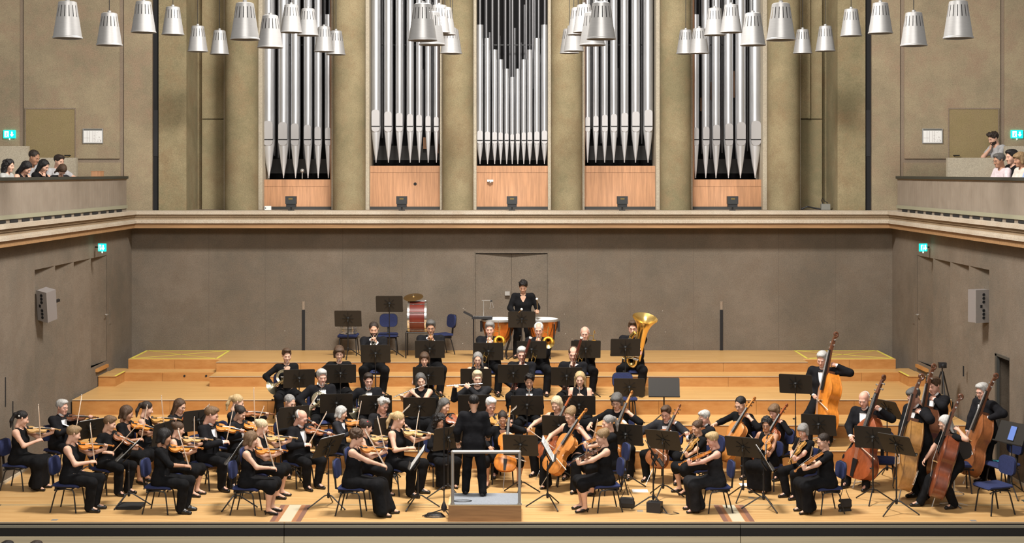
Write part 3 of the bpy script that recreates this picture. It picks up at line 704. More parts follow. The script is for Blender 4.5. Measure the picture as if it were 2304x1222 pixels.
def surface_nets(Fd, lo, h):
    I = Fd < 0
    c = np.zeros(np.array(Fd.shape)-1, dtype=np.int8)
    for dx in (0, 1):
        for dy in (0, 1):
            for dz in (0, 1):
                c += I[dx:dx+c.shape[0], dy:dy+c.shape[1], dz:dz+c.shape[2]]
    act = (c > 0) & (c < 8)
    idx = np.argwhere(act)
    if len(idx) == 0: return np.zeros((0, 3)), np.zeros((0, 4), int)
    pos = np.zeros((len(idx), 3)); cnt = np.zeros(len(idx))
    for a, b in EDG:
        ia = idx+np.array(a); ib = idx+np.array(b)
        fa = Fd[ia[:, 0], ia[:, 1], ia[:, 2]]; fb = Fd[ib[:, 0], ib[:, 1], ib[:, 2]]
        m = (fa < 0) != (fb < 0)
        t = np.where(m, fa/np.where(m, fa-fb, 1), 0)
        pos += np.where(m[:, None], np.array(a)+t[:, None]*(np.array(b)-np.array(a)), 0); cnt += m
    V = lo+h*(idx+pos/cnt[:, None])
    vid = np.full(act.shape, -1, dtype=np.int64); vid[act] = np.arange(len(idx))
    Q = []
    for axn in range(3):
        u, v = (axn+1) % 3, (axn+2) % 3
        s0 = [slice(None)]*3; s1 = [slice(None)]*3
        s0[axn] = slice(0, -1); s1[axn] = slice(1, None)
        A, B = I[tuple(s0)], I[tuple(s1)]
        e = np.argwhere(A != B)
        e = e[(e[:, u] > 0) & (e[:, v] > 0) & (e[:, u] < Fd.shape[u]-1) & (e[:, v] < Fd.shape[v]-1)]
        if len(e) == 0: continue
        def g(du, dv):
            q = e.copy(); q[:, u] += du; q[:, v] += dv; return vid[q[:, 0], q[:, 1], q[:, 2]]
        q = np.stack([g(-1, -1), g(0, -1), g(0, 0), g(-1, 0)], 1)
        fl_ = ~A[e[:, 0], e[:, 1], e[:, 2]]
        q[fl_] = q[fl_][:, ::-1]
        Q.append(q)
    return V, np.concatenate(Q)
def npmesh(name, V, Q, mats, mi=None):
    me = bpy.data.meshes.new(name); me.vertices.add(len(V)); me.vertices.foreach_set('co', np.asarray(V, dtype=np.float32).ravel())
    me.loops.add(4*len(Q)); me.loops.foreach_set('vertex_index', np.asarray(Q, dtype=np.int32).ravel())
    me.polygons.add(len(Q)); me.polygons.foreach_set('loop_start', np.arange(0, 4*len(Q), 4, dtype=np.int32))
    for m in mats: me.materials.append(m)
    if mi is not None: me.polygons.foreach_set('material_index', np.asarray(mi, dtype=np.int32))
    me.polygons.foreach_set('use_smooth', np.ones(len(Q), dtype=bool))
    me.update(calc_edges=True); return me
def taubin(V, Q, it=2):
    for _ in range(it):
        S = np.zeros_like(V); C = np.zeros(len(V))
        for a, b in ((0, 1), (1, 2), (2, 3), (3, 0)):
            np.add.at(S, Q[:, a], V[Q[:, b]]); np.add.at(C, Q[:, a], 1)
            np.add.at(S, Q[:, b], V[Q[:, a]]); np.add.at(C, Q[:, b], 1)
        V = V*.4+.6*S/C[:, None]
    return V

# ------------------------------------------------------------------ head, hand and hair templates
def head_template(male):
    j = 1.08 if male else .96
    pr = [ell((0, -.016, .036), (.077, .097, .086)), ell((0, .026, -.045), (.060*j, .066, .080), k=.03),
          cap((-.012, .068, -.100), (.012, .068, -.100), .021*j, k=.03), cap((-.036, .082, .020), (.036, .082, .020), .012 if male else .009, k=.02),
          ell((-.040, .056, -.030), (.026, .026, .028), k=.03), ell((.040, .056, -.030), (.026, .026, .028), k=.03),
          cap((0, .088, .010), (0, .112, -.032), .008, .0125, k=.012), ell((0, .098, -.036), (.017, .012, .010), k=.01),
          cap((-.020, .083, -.068), (.020, .083, -.068), .008, k=.010), cap((-.016, .082, -.077), (.016, .082, -.077), .008, k=.008),
          cap((-.079, -.012, .012), (-.076, -.006, -.022), .011, .008, k=.006), cap((.079, -.012, .012), (.076, -.006, -.022), .011, .008, k=.006),
          ell((-.032, .103, .002), (.017, .0135, .011), k=.014, sub=True), ell((.032, .103, .002), (.017, .0135, .011), k=.014, sub=True),
          cap((0, -.03, -.06), (0, -.035, -.15), .046 if male else .039, k=.03)]
    V, Q = sdf_mesh(pr, .0088)
    c = V[Q].mean(1); mi = np.zeros(len(Q), int)
    lips = (np.abs(c[:, 0]) < .021) & (c[:, 2] > -.083) & (c[:, 2] < -.063) & (c[:, 1] > .080); mi[lips] = 1
    brd = (c[:, 2] < -.048) & (c[:, 2] > -.128) & (c[:, 1] > .0) & ~lips & ((c[:, 2] < -.085) | (np.abs(c[:, 0]) > .026) | (c[:, 2] > -.060) & (c[:, 2] < -.048))
    beard = mi.copy(); beard[brd] = 4
    ex = MB()
    for s in (-1, 1):
        ex.ball((s*.032, .0805, .002), (.0150, .0115, .0070), 8, 2)
        ex.ball((s*.032, .0895, -.001), (.0050, .0040, .0045), 6, 3)
    V2 = np.array(ex.v); Q2 = np.array(ex.f); m2 = np.array(ex.m)
    br = MB()
    for s in (-1, 1):
        br.tube([(s*.018, .0945, .021), (s*.034, .0925, .026), (s*.050, .081, .020)], .0032 if male else .0022, 4, 4, cap=False)
    V3 = np.array(br.v); Q3 = np.array(br.f)
    VV = np.concatenate([V, V2, V3]); QQ = np.concatenate([Q, Q2+len(V), Q3+len(V)+len(V2)])
    f = lambda a: np.concatenate([a, m2, np.full(len(Q3), 4)])
    return VV, QQ, f(mi), f(beard)
HEADS = {True: head_template(True), False: head_template(False)}
def hand_template(curl, spread=1.0, thumb=1.0):
    """right hand: wrist at origin, fingers along +y, back of hand +z, thumb on -x"""
    pr = [cap((-.018, .0, 0), (-.024, .080, 0), .017, .013, k=.02), cap((0, .0, 0), (.002, .085, .002), .018, .013, k=.02), cap((.016, .0, 0), (.025, .076, 0), .016, .012, k=.02)]
    for x, ln, a in ((-.027, .070, .05), (-.009, .078, .0), (.009, .074, -.03), (.026, .060, -.09)):
        p = np.array((x, .083, 0.)); ang = 0
        for seg, c in ((.45, curl), (.32, curl*1.15), (.23, curl*.7)):
            ang += c; q = p+ln*1.02*seg*np.array((-math.sin(a*spread), math.cos(ang), -math.sin(ang))); pr.append(cap(p, q, .0086, .0078, k=.004)); p = q
    t0 = np.array((-.022, .018, -.006)); t1 = t0+np.array((-.030, .028, -.014*thumb)); t2 = t1+np.array((-.006*(2-thumb), .032, -.016*thumb))
    pr += [cap(t0, t1, .0125, .010, k=.012), cap(t1, t2, .0098, .008, k=.004)]
    return sdf_mesh(pr, .0062)
HANDS = {k: hand_template(c) for k, c in (('relax', .38), ('grip', .95), ('bow', .62), ('flat', .15))}

HB = lambda k=1.0: ell((0, -.024, .045), (.0865*k, .107*k, .090*k))
FACE = ell((0, .108, -.018), (.074, .084, .104), k=.014, sub=True)
FACEL = ell((0, .104, -.030), (.072, .082, .092), k=.012, sub=True)
NECKCUT = ell((0, .02, -.16), (.09, .12, .085), k=.01, sub=True)
HAIR = {}
def hair(style):
    if style in HAIR: return HAIR[style]
    cl = [(0, .0, -1, .055)]; cl_s = [(0, .9, -1, .035)]
    if style == 'short': V, Q = sdf_mesh([HB(), ell((0, .035, .10), (.066, .055, .036), k=.03), FACE], .0105, [(0, .55, -1, .045)])
    elif style == 'cropped': V, Q = sdf_mesh([HB(.965), FACE], .0105, [(0, .55, -1, .040)])
    elif style == 'quiff': V, Q = sdf_mesh([HB(), ell((0, .045, .115), (.064, .052, .036), k=.02), FACE], .0105, [(0, .55, -1, .05)])
    elif style == 'bald': V, Q = sdf_mesh([HB(.985), FACE], .0105, [(0, .55, -1, .045), (0, .75, 1, .012)])
    elif style == 'receding': V, Q = sdf_mesh([HB(.98), FACE, ell((0, .06, .12), (.07, .085, .06), k=.01, sub=True)], .0105, [(0, .55, -1, .045)])
    elif style == 'bob': V, Q = sdf_mesh([HB(1.04), cap((-.070, -.03, .0), (-.076, -.015, -.090), .034, .030, k=.04), cap((.070, -.03, .0), (.076, -.015, -.090), .034, .030, k=.04), cap((0, -.07, 0), (0, -.07, -.10), .058, .050, k=.04), FACE, NECKCUT], .0115)
    elif style == 'pageboy': V, Q = sdf_mesh([HB(1.05), ell((0, .05, .07), (.075, .055, .045), k=.03), cap((-.072, -.02, .0), (-.074, .0, -.060), .032, .028, k=.04), cap((.072, -.02, .0), (.074, .0, -.060), .032, .028, k=.04), cap((0, -.07, 0), (0, -.065, -.08), .058, .050, k=.04), FACEL, NECKCUT], .0115)
    elif style == 'long': V, Q = sdf_mesh([HB(1.03), cap((-.068, -.03, .0), (-.082, -.02, -.19), .036, .028, k=.04), cap((.068, -.03, .0), (.082, -.02, -.19), .036, .028, k=.04), cap((0, -.07, 0), (0, -.085, -.21), .060, .050, k=.05), FACE, NECKCUT], .0125)
    elif style == 'ponytail': V, Q = sdf_mesh([HB(.975), ell((0, -.125, .045), (.026, .026, .026), k=.02), cap((0, -.14, .03), (0, -.155, -.08), .030, .027, k=.03), cap((0, -.155, -.08), (.01, -.13, -.19), .027, .012, k=.03), FACE], .0105, [(0, 3, -1, .16), (0, .55, -1, .20)])
    elif style == 'bun': V, Q = sdf_mesh([HB(.985), ell((0, -.125, .060), (.044, .040, .044), k=.015), FACE], .0105, [(0, .35, -1, .055)])
    elif style == 'updo': V, Q = sdf_mesh([HB(1.0), ell((0, -.105, .07), (.058, .048, .055), k=.03), ell((.02, -.12, .02), (.036, .03, .036), k=.02), FACE], .0105, [(0, .35, -1, .060)])
    elif style == 'curly' or style == 'curlylong':
        rg = np.random.RandomState(4); pr = [HB(1.03)]
        if style == 'curlylong': pr += [cap((-.07, -.03, .0), (-.08, -.02, -.12), .038, k=.04), cap((.07, -.03, .0), (.08, -.02, -.12), .038, k=.04), cap((0, -.075, 0), (0, -.08, -.13), .06, k=.04)]
        V0, _ = sdf_mesh(pr, .02)
        for p in V0[rg.permutation(len(V0))[:110]]: pr.append(ell(p, (.019, .019, .019), k=.008))
        V, Q = sdf_mesh(pr+[FACE, NECKCUT], .0105, None if style == 'curlylong' else [(0, .55, -1, .075)])
    elif style == 'messy':
        rg = np.random.RandomState(6); pr = [HB(1.0), ell((0, .05, .105), (.066, .05, .04), k=.02)]
        V0, _ = sdf_mesh(pr, .022)
        for p in V0[rg.permutation(len(V0))[:60]]:
            if p[2] > .03: pr.append(cap(p, p*1.10+np.array((rg.uniform(-.01, .01), .004, .006)), .014, .006, k=.01))
        V, Q = sdf_mesh(pr+[FACE], .0105, [(0, .55, -1, .05)])
    if not style.startswith('curly'):
        az = np.arctan2(V[:, 0], -V[:, 1]); ph = 2.2*np.sin(V[:, 2]*31+az*3)
        rad = np.stack([V[:, 0], V[:, 1]+.024, V[:, 2]*.4], 1); rad /= np.linalg.norm(rad, axis=1)[:, None]+1e-6
        V = V+rad*(.0026*np.sin(az*23+ph)+.0018*np.sin(az*41-V[:, 2]*45))[:, None]
    HAIR[style] = (V, Q); return HAIR[style]
def hair_mesh(style):
    key = 'hair_'+style
    if key not in bpy.data.meshes:
        V, Q = hair(style); npmesh(key, V, Q, [None])
    return bpy.data.meshes[key]
def hmat(name, c): return mat('hair_'+name, c, .55, noise=.45, nscale=26, stretch=(3, 3, .6), bump=.35, bscale=70, spec=.35)
HC = {k: hmat(k, c) for k, c in dict(black=(.012, .010, .010), dark=(.030, .020, .015), brown=(.075, .042, .024), lightbrown=(.16, .095, .05), darkblond=(.26, .17, .085), blond=(.48, .34, .17),
      paleblond=(.58, .47, .30), grey=(.24, .23, .22), darkgrey=(.10, .095, .09), silver=(.46, .45, .43), white=(.62, .61, .59), ginger=(.25, .11, .04)).items()}
SKIN = {k: mat('skin_'+k, c, .55, noise=.12, nscale=14, spec=.35) for k, c in dict(fair=(.62, .37, .265), warm=(.55, .31, .205), tan=(.42, .22, .135), rosy=(.64, .35, .26), deep=(.30, .15, .09)).items()}
LIPM = mat('lip', (.47, .215, .17), .5); EYEW = mat('eye_lid', (.50, .33, .26), .5); EYED = mat('eye_dark', (.015, .010, .008), .3)
CLOTH = {k: mat('cloth_'+k, c, .9, spec=.06, noise=.35, nscale=9, bump=.4, bscale=8) for k, c in dict(black=(.0105, .0105, .0115), jacket=(.013, .013, .015), softblack=(.019, .019, .021), grey=(.028, .028, .032), white=(.72, .72, .72), heather=(.42, .42, .43), pink=(.62, .52, .54),
         print=(.42, .42, .40), paleblue=(.34, .42, .60), cream=(.62, .57, .50), peach=(.55, .42, .34)).items()}
SHOE = mat('shoe_leather', (.010, .009, .009), .3); SHIRT = mat('dress_shirt', (.75, .75, .76), .8, bump=.1, bscale=30)
GLASS = mat('glasses_frame', (.045, .035, .03), .35)

# ------------------------------------------------------------------ posing
def vec(*a): return np.array(a, float)
def unit(v): v = np.asarray(v, float); return v/(np.linalg.norm(v)+1e-9)
def ik(a, t, l1, l2, pole):
    d = t-a; L = np.linalg.norm(d); L2 = min(max(L, abs(l1-l2)+.01), l1+l2-.004); u = d/(L+1e-9); t = a+u*L2
    x = (l1*l1-l2*l2+L2*L2)/(2*L2); hgt = math.sqrt(max(l1*l1-x*x, 0))
    p = np.asarray(pole, float); p = p-u*(p @ u); p = unit(p)
    return a+u*x+p*hgt, t
def rotm(yaw=0, pitch=0, roll=0):
    """yaw left(+) about z, pitch forward(+) about x, roll about y"""
    return np.array((Matrix.Rotation(yaw, 3, 'Z') @ Matrix.Rotation(-pitch, 3, 'X') @ Matrix.Rotation(roll, 3, 'Y')))

def add_part(V, Q, MI, v, q, mi):
    V.append(v); Q.append(q+sum(len(x) for x in V[:-1])); MI.append(mi)

def HK(male): return 1.11 if male else 1.07
class Person:
    """skeleton in local space: origin on the ground under the pelvis, +y forward, +x the person's right"""
    def __init__(s, stance='sit', lean=.08, twist=0, head=(0, .25, 0), seat=.46, male=True, fat=1.0, roll=0, knees=.12, feet=None, sway=0):
        s.male = male; s.fat = fat; s.stance = stance
        hz = seat+.10 if stance != 'stand' else .94
        s.pelvis = vec(0, 0, hz)
        T = rotm(twist, lean, roll); s.T = T
        s.tp = lambda p: s.pelvis+T @ vec(*p)
        s.waist = s.tp((0, .0, .17)); s.chest = s.tp((0, .012, .36)); s.neck = s.tp((0, .005, .535)); s.hbase = s.tp((0, .022, .585))
        sw = .195 if male else .168
        s.sh = {1: s.tp((sw, .0, .485)), -1: s.tp((-sw, .0, .485))}
        s.hc = s.tp((0, .035, .712)); s.HR = T @ rotm(*head)
        s.hip = {i: s.pelvis+vec(i*.088, .0, -.02) for i in (1, -1)}
        s.knee = {}; s.ank = {}; s.toe = {}
        for i in (1, -1):
            if stance == 'stand':
                f = feet[i] if feet else (i*.11, .0); a = vec(f[0], f[1]-.02, .085)
                s.knee[i], s.ank[i] = ik(s.hip[i], a, .44, .425, (i*.1, 1, 0)); s.toe[i] = s.ank[i]+vec(i*.03, .15, -.05)
            else:
                f = feet[i] if feet else (i*(knees+.01), .40)
                a = vec(f[0], f[1], .085); s.knee[i], s.ank[i] = ik(s.hip[i]+vec(0, .02, 0), a, .455, .43, (i*knees*2.2, .9, .75)); s.toe[i] = s.ank[i]+vec(i*.02, .15, -.05)
        s.hand = {}
    def arm(s, i, grip, pole, dorsal=(0, 0, 1), pose='grip', along=None):
        """i=+1 right, -1 left; grip point local"""
        grip = np.asarray(grip, float)
        if along is not None:
            along = unit(along); wr = grip-along*.075; el, wr = ik(s.sh[i], wr, .295, .255, pole)
        else:
            el, g2 = ik(s.sh[i], grip, .295, .325, pole); along = unit(g2-el); wr = g2-along*.072
        s.hand[i] = (el, wr, along, unit(dorsal), pose)
    def prims_torso(s, g=0.0):
        f = s.fat*1.07; T = s.tp; w = 1.04 if s.male else .95
        return [cap(T((-.075*w, .0, .0)), T((.075*w, .0, .0)), .118*f+g, k=.05), cap(T((-.055*w, .012, .13)), T((.055*w, .012, .13)), .108*f*w+g, k=.07),
                cap(T((-.075*w, .018, .30)), T((.075*w, .018, .30)), .112*w*(.5+.5*f)+g, k=.07), cap(T((-.10*w, .0, .43)), T((.10*w, .0, .43)), .082+g, k=.06),
                cap(s.sh[-1]+0, s.sh[1]+0, .058+g, k=.05)]+([] if s.male else [ell(T((-.065, .092, .33)), (.062+g,)*3, k=.04), ell(T((.065, .092, .33)), (.062+g,)*3, k=.04)])
    def prims_arm(s, i, upto=1.0, g=0.0, r=1.0):
        el, wr = s.hand[i][0], s.hand[i][1]; q = .058 if s.male else .050; out = []
        t1 = min(1, upto/.5); out.append(cap(s.sh[i], s.sh[i]+(el-s.sh[i])*t1, q*r+g, (q-.008*t1)*r+g, k=.03))
        if upto > .5:
            t2 = (upto-.5)/.5; out.append(cap(el, el+(wr-el)*t2, (q-.008)*r+g, (q-.008-(q-.038)*t2)*r+g, k=.03))
        return out
    def prims_leg(s, i, upto=1.0, g=0.0):
        f = .6+.4*s.fat; out = [cap(s.hip[i], s.knee[i], .096*f+g, .064+g, k=.05)]
        if upto > .5: out += [cap(s.knee[i], s.knee[i]*.62+s.ank[i]*.38+vec(0, -.012, 0), .058+g, .056+g, k=.04), cap(s.knee[i]*.62+s.ank[i]*.38+vec(0, -.012, 0), s.ank[i], .056+g, .038+g, k=.04)]
        return out
    def prims_neck(s, g=0): return [cap(s.neck-s.T @ vec(0, 0, .04), s.hbase+s.T @ vec(0, .01, .02), (.058 if s.male else .048)+g, (.050 if s.male else .042)+g, k=.04)]

def smoothed(prims, h): V, Q = sdf_mesh(prims, h); return taubin(V, Q, 1), Q

def build_person(p, M, o, who):
    """p: Person pose, M: 4x4 world matrix (with scale), o: dict of looks"""
    sk = SKIN[o.get('skin', 'fair')]; hcol = HC[o.get('hc', 'brown')]; male = p.male
    prims = p.prims_torso()+p.prims_neck()
    for i in (1, -1): prims += p.prims_arm(i)+p.prims_leg(i)+[cap(p.ank[i], p.toe[i], .036, .03, k=.03)]
    V, Q, MI = [], [], []
    v, q = smoothed(prims, .021); add_part(V, Q, MI, v, q, np.zeros(len(q), int))
    hv, hq, hm, hb = HEADS[male]
    ks = HK(male)
    add_part(V, Q, MI, hv*ks @ p.HR.T+p.hc, hq, hb if o.get('beard') else hm)
    for i in (1, -1):
        el, wr, al, do, pose = p.hand[i]; hv2, hq2 = HANDS[pose]
        z = unit(do-al*(do @ al)); x = np.cross(al, z); R = np.stack([x, al, z], 1)
        v2 = hv2*(1.06 if male else .95)
        q2 = hq2
        if i < 0: v2 = v2*np.array((-1, 1, 1)); q2 = hq2[:, ::-1]
        add_part(V, Q, MI, v2 @ R.T+wr, q2, np.zeros(len(q2), int))
    me = npmesh('person', np.concatenate(V), np.concatenate(Q), [sk, LIPM, EYEW, EYED, hcol], np.concatenate(MI))
    ob = link('person', me); ob.matrix_world = M
    def child(name, v, q, m): return link(name, npmesh(name, v, q, [m]), ob)
    # hair
    if o.get('hair'):
        h = link('hair', hair_mesh(o['hair']), ob); h.material_slots[0].link = 'OBJECT'; h.material_slots[0].material = hcol
        h.matrix_local = Matrix.Translation(p.hc) @ Matrix(p.HR.tolist()).to_4x4() @ Matrix.Scale(ks, 4)
    top = o.get('top', 'tux'); cm = CLOTH[o.get('col', {'tux': 'jacket'}.get(top, 'black'))]; bm = CLOTH[o.get('col2', 'black')]
    g = .014 if top == 'tux' else .009
    tp = p.prims_torso(g)
    upto = {'tux': .97, 'long': .95, 'threequarter': .74, 'short': .30, 'sleeveless': 0, 'elbow': .52}[top]
    if upto:
        for i in (1, -1): tp += p.prims_arm(i, upto, g+.004, 1.08 if top == 'tux' else 1.02)
    else:
        tp = [t for t in tp]; tp[4] = cap(p.sh[-1]*.80+p.sh[1]*.20, p.sh[1]*.80+p.sh[-1]*.20, .058+g, k=.04)
    if top == 'tux':
        tp += [cap(p.neck-p.T @ vec(0, .02, .02), p.neck-p.T @ vec(0, .015, -.005), .066, k=.03)]
        if p.stance == 'stand': tp += [cap(p.tp((-.08, -.01, -.12)), p.tp((.08, -.01, -.12)), .125*p.fat, k=.05)]
        elif p.stance == 'sit': tp += [cap(p.tp((-.09, -.06, -.02)), p.tp((.09, -.06, -.02)), .10, k=.05)]
    elif top in ('long', 'threequarter', 'short', 'elbow'):
        tp += [cap(p.tp((-.07, .0, -.06)), p.tp((.07, .0, -.06)), .125*p.fat, k=.05)]
    v, q = smoothed(tp, .0185); child({'tux': 'jacket', 'sleeveless': 'sleeveless_top'}.get(top, 'shirt'), v, q, cm)
    # lower garment
    bot = o.get('bottom', 'trousers'); bp_ = [cap(p.hip[-1], p.hip[1], .122*p.fat+.006, k=.05)]
    if bot == 'trousers':
        for i in (1, -1):
            bp_ += p.prims_leg(i, 1, .018); bp_ += [cap(p.knee[i], p.ank[i]+vec(0, -.01, -.005), .068, .068 if male else .078, k=.04)]
    else:
        bp_ += [cap(p.hip[i], p.knee[i], .100, .078, k=.12) for i in (1, -1)]
        mid = [(p.hip[1]+p.hip[-1])/2, (p.knee[1]+p.knee[-1])/2]; spl = bool(o.get('split'))
        if spl: bp_ = [b[:5]+(.03, b[6]) for b in bp_]
        else: bp_.append(cap(mid[0], mid[1], .10, .082, k=.10))
        if bot == 'longskirt':
            for i in (1, -1): bp_.append(cap(p.knee[i], p.ank[i]+vec(i*.03, .02, .0), .080, .115 if spl else .098, k=.12 if not spl else .03))
            m2 = (p.ank[1]+p.ank[-1])/2; bp_ += [] if spl else [cap(mid[1], m2+vec(0, -.03, .02), .082, .11, k=.10), cap(mid[1]-vec(0, .06, .05), m2-vec(0, .10, -.02), .07, .09, k=.10)]
        elif bot == 'skirt':
            for i in (1, -1): bp_.append(cap(p.knee[i], p.knee[i]*.80+p.ank[i]*.20, .074, .078, k=.10 if not spl else .03))
    v, q = sdf_mesh(bp_, .0195, [(0, 0, -1, -.045)] if bot == 'longskirt' else None); v = taubin(v, q, 1)
    child('trousers' if bot == 'trousers' else 'skirt', v, q, bm)
    # shoes
    for i in (1, -1):
        a, t = p.ank[i], p.toe[i]; d = unit((t-a)*vec(1, 1, 0)); heel = bool(o.get('heels'))
        b = a-d*.035; base = .03 if not heel else .045
        pr = [cap(vec(b[0], b[1], base+.018), vec(*(a+d*.05)[:2], base+.012), .036, .036, k=.03), cap(vec(*(a+d*.05)[:2], base+.004), vec(*(a+d*.165)[:2], .028), .037, .026, k=.03)]
        if male or o.get('bottom') == 'trousers': pr = [pr[0][:3]+(.043, .045)+pr[0][5:], pr[1][:3]+(.045, .032)+pr[1][5:], cap(a+vec(0, 0, -.01), a+d*.03+vec(0, 0, -.03), .043, .043, k=.03)]
        v, q = sdf_mesh(pr, .012, [(0, 0, -1, 0.0), (0, 0, 1, .12 if male or o.get('bottom') == 'trousers' else (.078 if not heel else .07))])
        so = child('shoe', v, q, SHOE)
        if heel: MB().tube([vec(b[0], b[1], .05), vec(*(b-d*.012)[:2], 0)], [.016, .007], 6).build('heel', SHOE, so)
    # shirt front and bow tie
    if top == 'tux' or o.get('collar'):
        def march(u, wv, off):
            d = -(p.T @ vec(0, 1, 0)); t_ = np.zeros(len(u))
            pt = np.stack([p.tp((a, .38, b)) for a, b in zip(u, wv)])
            for _ in range(14): t_ += np.maximum(field_at(pt+t_[:, None]*d, tp), -.01)
            return pt+(t_-off)[:, None]*d
        n1, n2 = 7, 9; U = []; W = []
        for jj in range(n2):
            t_ = jj/(n2-1); deep = .28 if top == 'tux' else .13; wv = .505-deep*t_; hw = (.060*(1-t_**1.6)+.006) if jj else .046
            for ii in range(n1): U.append((ii/(n1-1)*2-1)*hw); W.append(wv)
        P_ = march(np.array(U), np.array(W), .004)
        q = np.array([(jj*n1+ii, jj*n1+ii+1, (jj+1)*n1+ii+1, (jj+1)*n1+ii) for jj in range(n2-1) for ii in range(n1-1)])[:, ::-1]
        child('shirt_front', P_, q, SHIRT if top == 'tux' or o.get('collar') == 'white' else sk)
        if top == 'tux':
            v, q = sdf_mesh([cap(p.neck+p.T @ vec(0, .004, .012), p.neck+p.T @ vec(0, .014, .036), .064, .058)], .011); child('shirt_collar', v, q, SHIRT)
            c0 = march(np.array([0.]), np.array([.500]), .012)[0]; X_ = p.T @ vec(1, 0, 0); Z_ = p.T @ vec(0, 0, 1); Y_ = p.T @ vec(0, 1, 0)
            v, q = sdf_mesh([cap(c0, c0+X_*.045, .007, .019, k=.006), cap(c0, c0-X_*.045, .007, .019, k=.006), ell(c0+Y_*.004, (.012, .012, .012))], .0075)
            child('bow_tie', v, q, MATTE)
            for i in (1, -1):
                el, wr, al = p.hand[i][:3]; v, q = sdf_mesh([cap(wr-al*.012, wr+al*.008, .042, .041)], .011); child('cuff', v, q, SHIRT)
    if o.get('glasses'):
        gm = MB(); R_ = p.HR
        def hp(x, y, z): return p.hc+R_ @ (vec(x, y, z)*ks)
        for s in (-1, 1):
            gm.tube([hp(s*.034+.022*math.cos(a), .103, .001+  .016*math.sin(a)) for a in np.linspace(0, 2*PI, 11)], .0019, 4, cap=False)
            gm.tube([hp(s*.056, .101, .006), hp(s*.080, .03, .008), hp(s*.080, -.012, .004)], .0019, 4)
        gm.tube([hp(-.012, .106, .004), hp(.012, .106, .004)], .0019, 4)
        gm.build('eyeglasses', GLASS, ob)
    for acc in o.get('acc', []):
        if acc == 'clip': MB().ball((0, 0, 0), (.012, .022, .016), 8).build('hair_clip', mat('clip_pearl', (.75, .72, .68), .4), ob).matrix_local = Matrix.Translation(p.hc) @ Matrix(p.HR.tolist()).to_4x4() @ Matrix.Translation((.075, -.07, .03))
        if acc == 'flower': MB().ball((0, 0, 0), (.022, .022, .02), 8).build('hair_flower', mat('flower_red', (.55, .02, .03), .6), ob).matrix_local = Matrix.Translation(p.hc) @ Matrix(p.HR.tolist()).to_4x4() @ Matrix.Translation((.06, -.03, .10))
        if acc == 'scrunchie': MB().lathe([(.02, -.008), (.03, 0), (.02, .008)], 10).build('hair_band', mat('band_pink', (.62, .42, .42), .7), ob).matrix_local = Matrix.Translation(p.hc) @ Matrix(p.HR.tolist()).to_4x4() @ Matrix.Translation((0, -.12, .05)) @ Matrix.Rotation(PI/2, 4, 'X')
    return ob
# ------------------------------------------------------------------ instruments
VARN = {k: mat('varnish_'+k, c, .28, noise=.35, nscale=7, stretch=(2, .6, 2), spec=.5, coat=.4) for k, c in dict(orange=(.60, .20, .025), amber=(.50, .19, .04), brown=(.26, .09, .03), dark=(.12, .045, .022), red=(.28, .07, .022), pale=(.52, .32, .13), gold=(.46, .24, .06), honey=(.34, .17, .05), mahogany=(.17, .042, .016)).items()}
EBONY = mat('ebony', (.012, .011, .011), .35); HAIRW = mat('bow_hair', (.78, .73, .64), .7); STICK = mat('bow_stick', (.42, .27, .17), .4); STRING = mat('string', (.55, .53, .5), .3, metal=.6)
VO = [(0, 0), (.012, .42), (.05, .72), (.12, .93), (.20, 1.0), (.30, .96), (.37, .84), (.40, .80), (.43, .64), (.50, .54), (.57, .54), (.63, .62), (.655, .74), (.69, .76), (.77, .81), (.84, .81), (.91, .72), (.96, .52), (.99, .25), (1, .10)]
BO = [(0, 0), (.012, .42), (.05, .72), (.12, .93), (.20, 1.0), (.30, .96), (.37, .82), (.40, .77), (.44, .62), (.51, .56), (.58, .58), (.63, .66), (.655, .72), (.70, .74), (.76, .73), (.82, .65), (.88, .50), (.94, .32), (.98, .18), (1, .09)]
DIM = dict(violin=(.357, .104, .034, .006, .245), viola=(.405, .120, .040, .006, .275), cello=(.755, .222, .122, .022, .52), double_bass=(1.12, .335, .21, .035, .74))
INSTR = {}
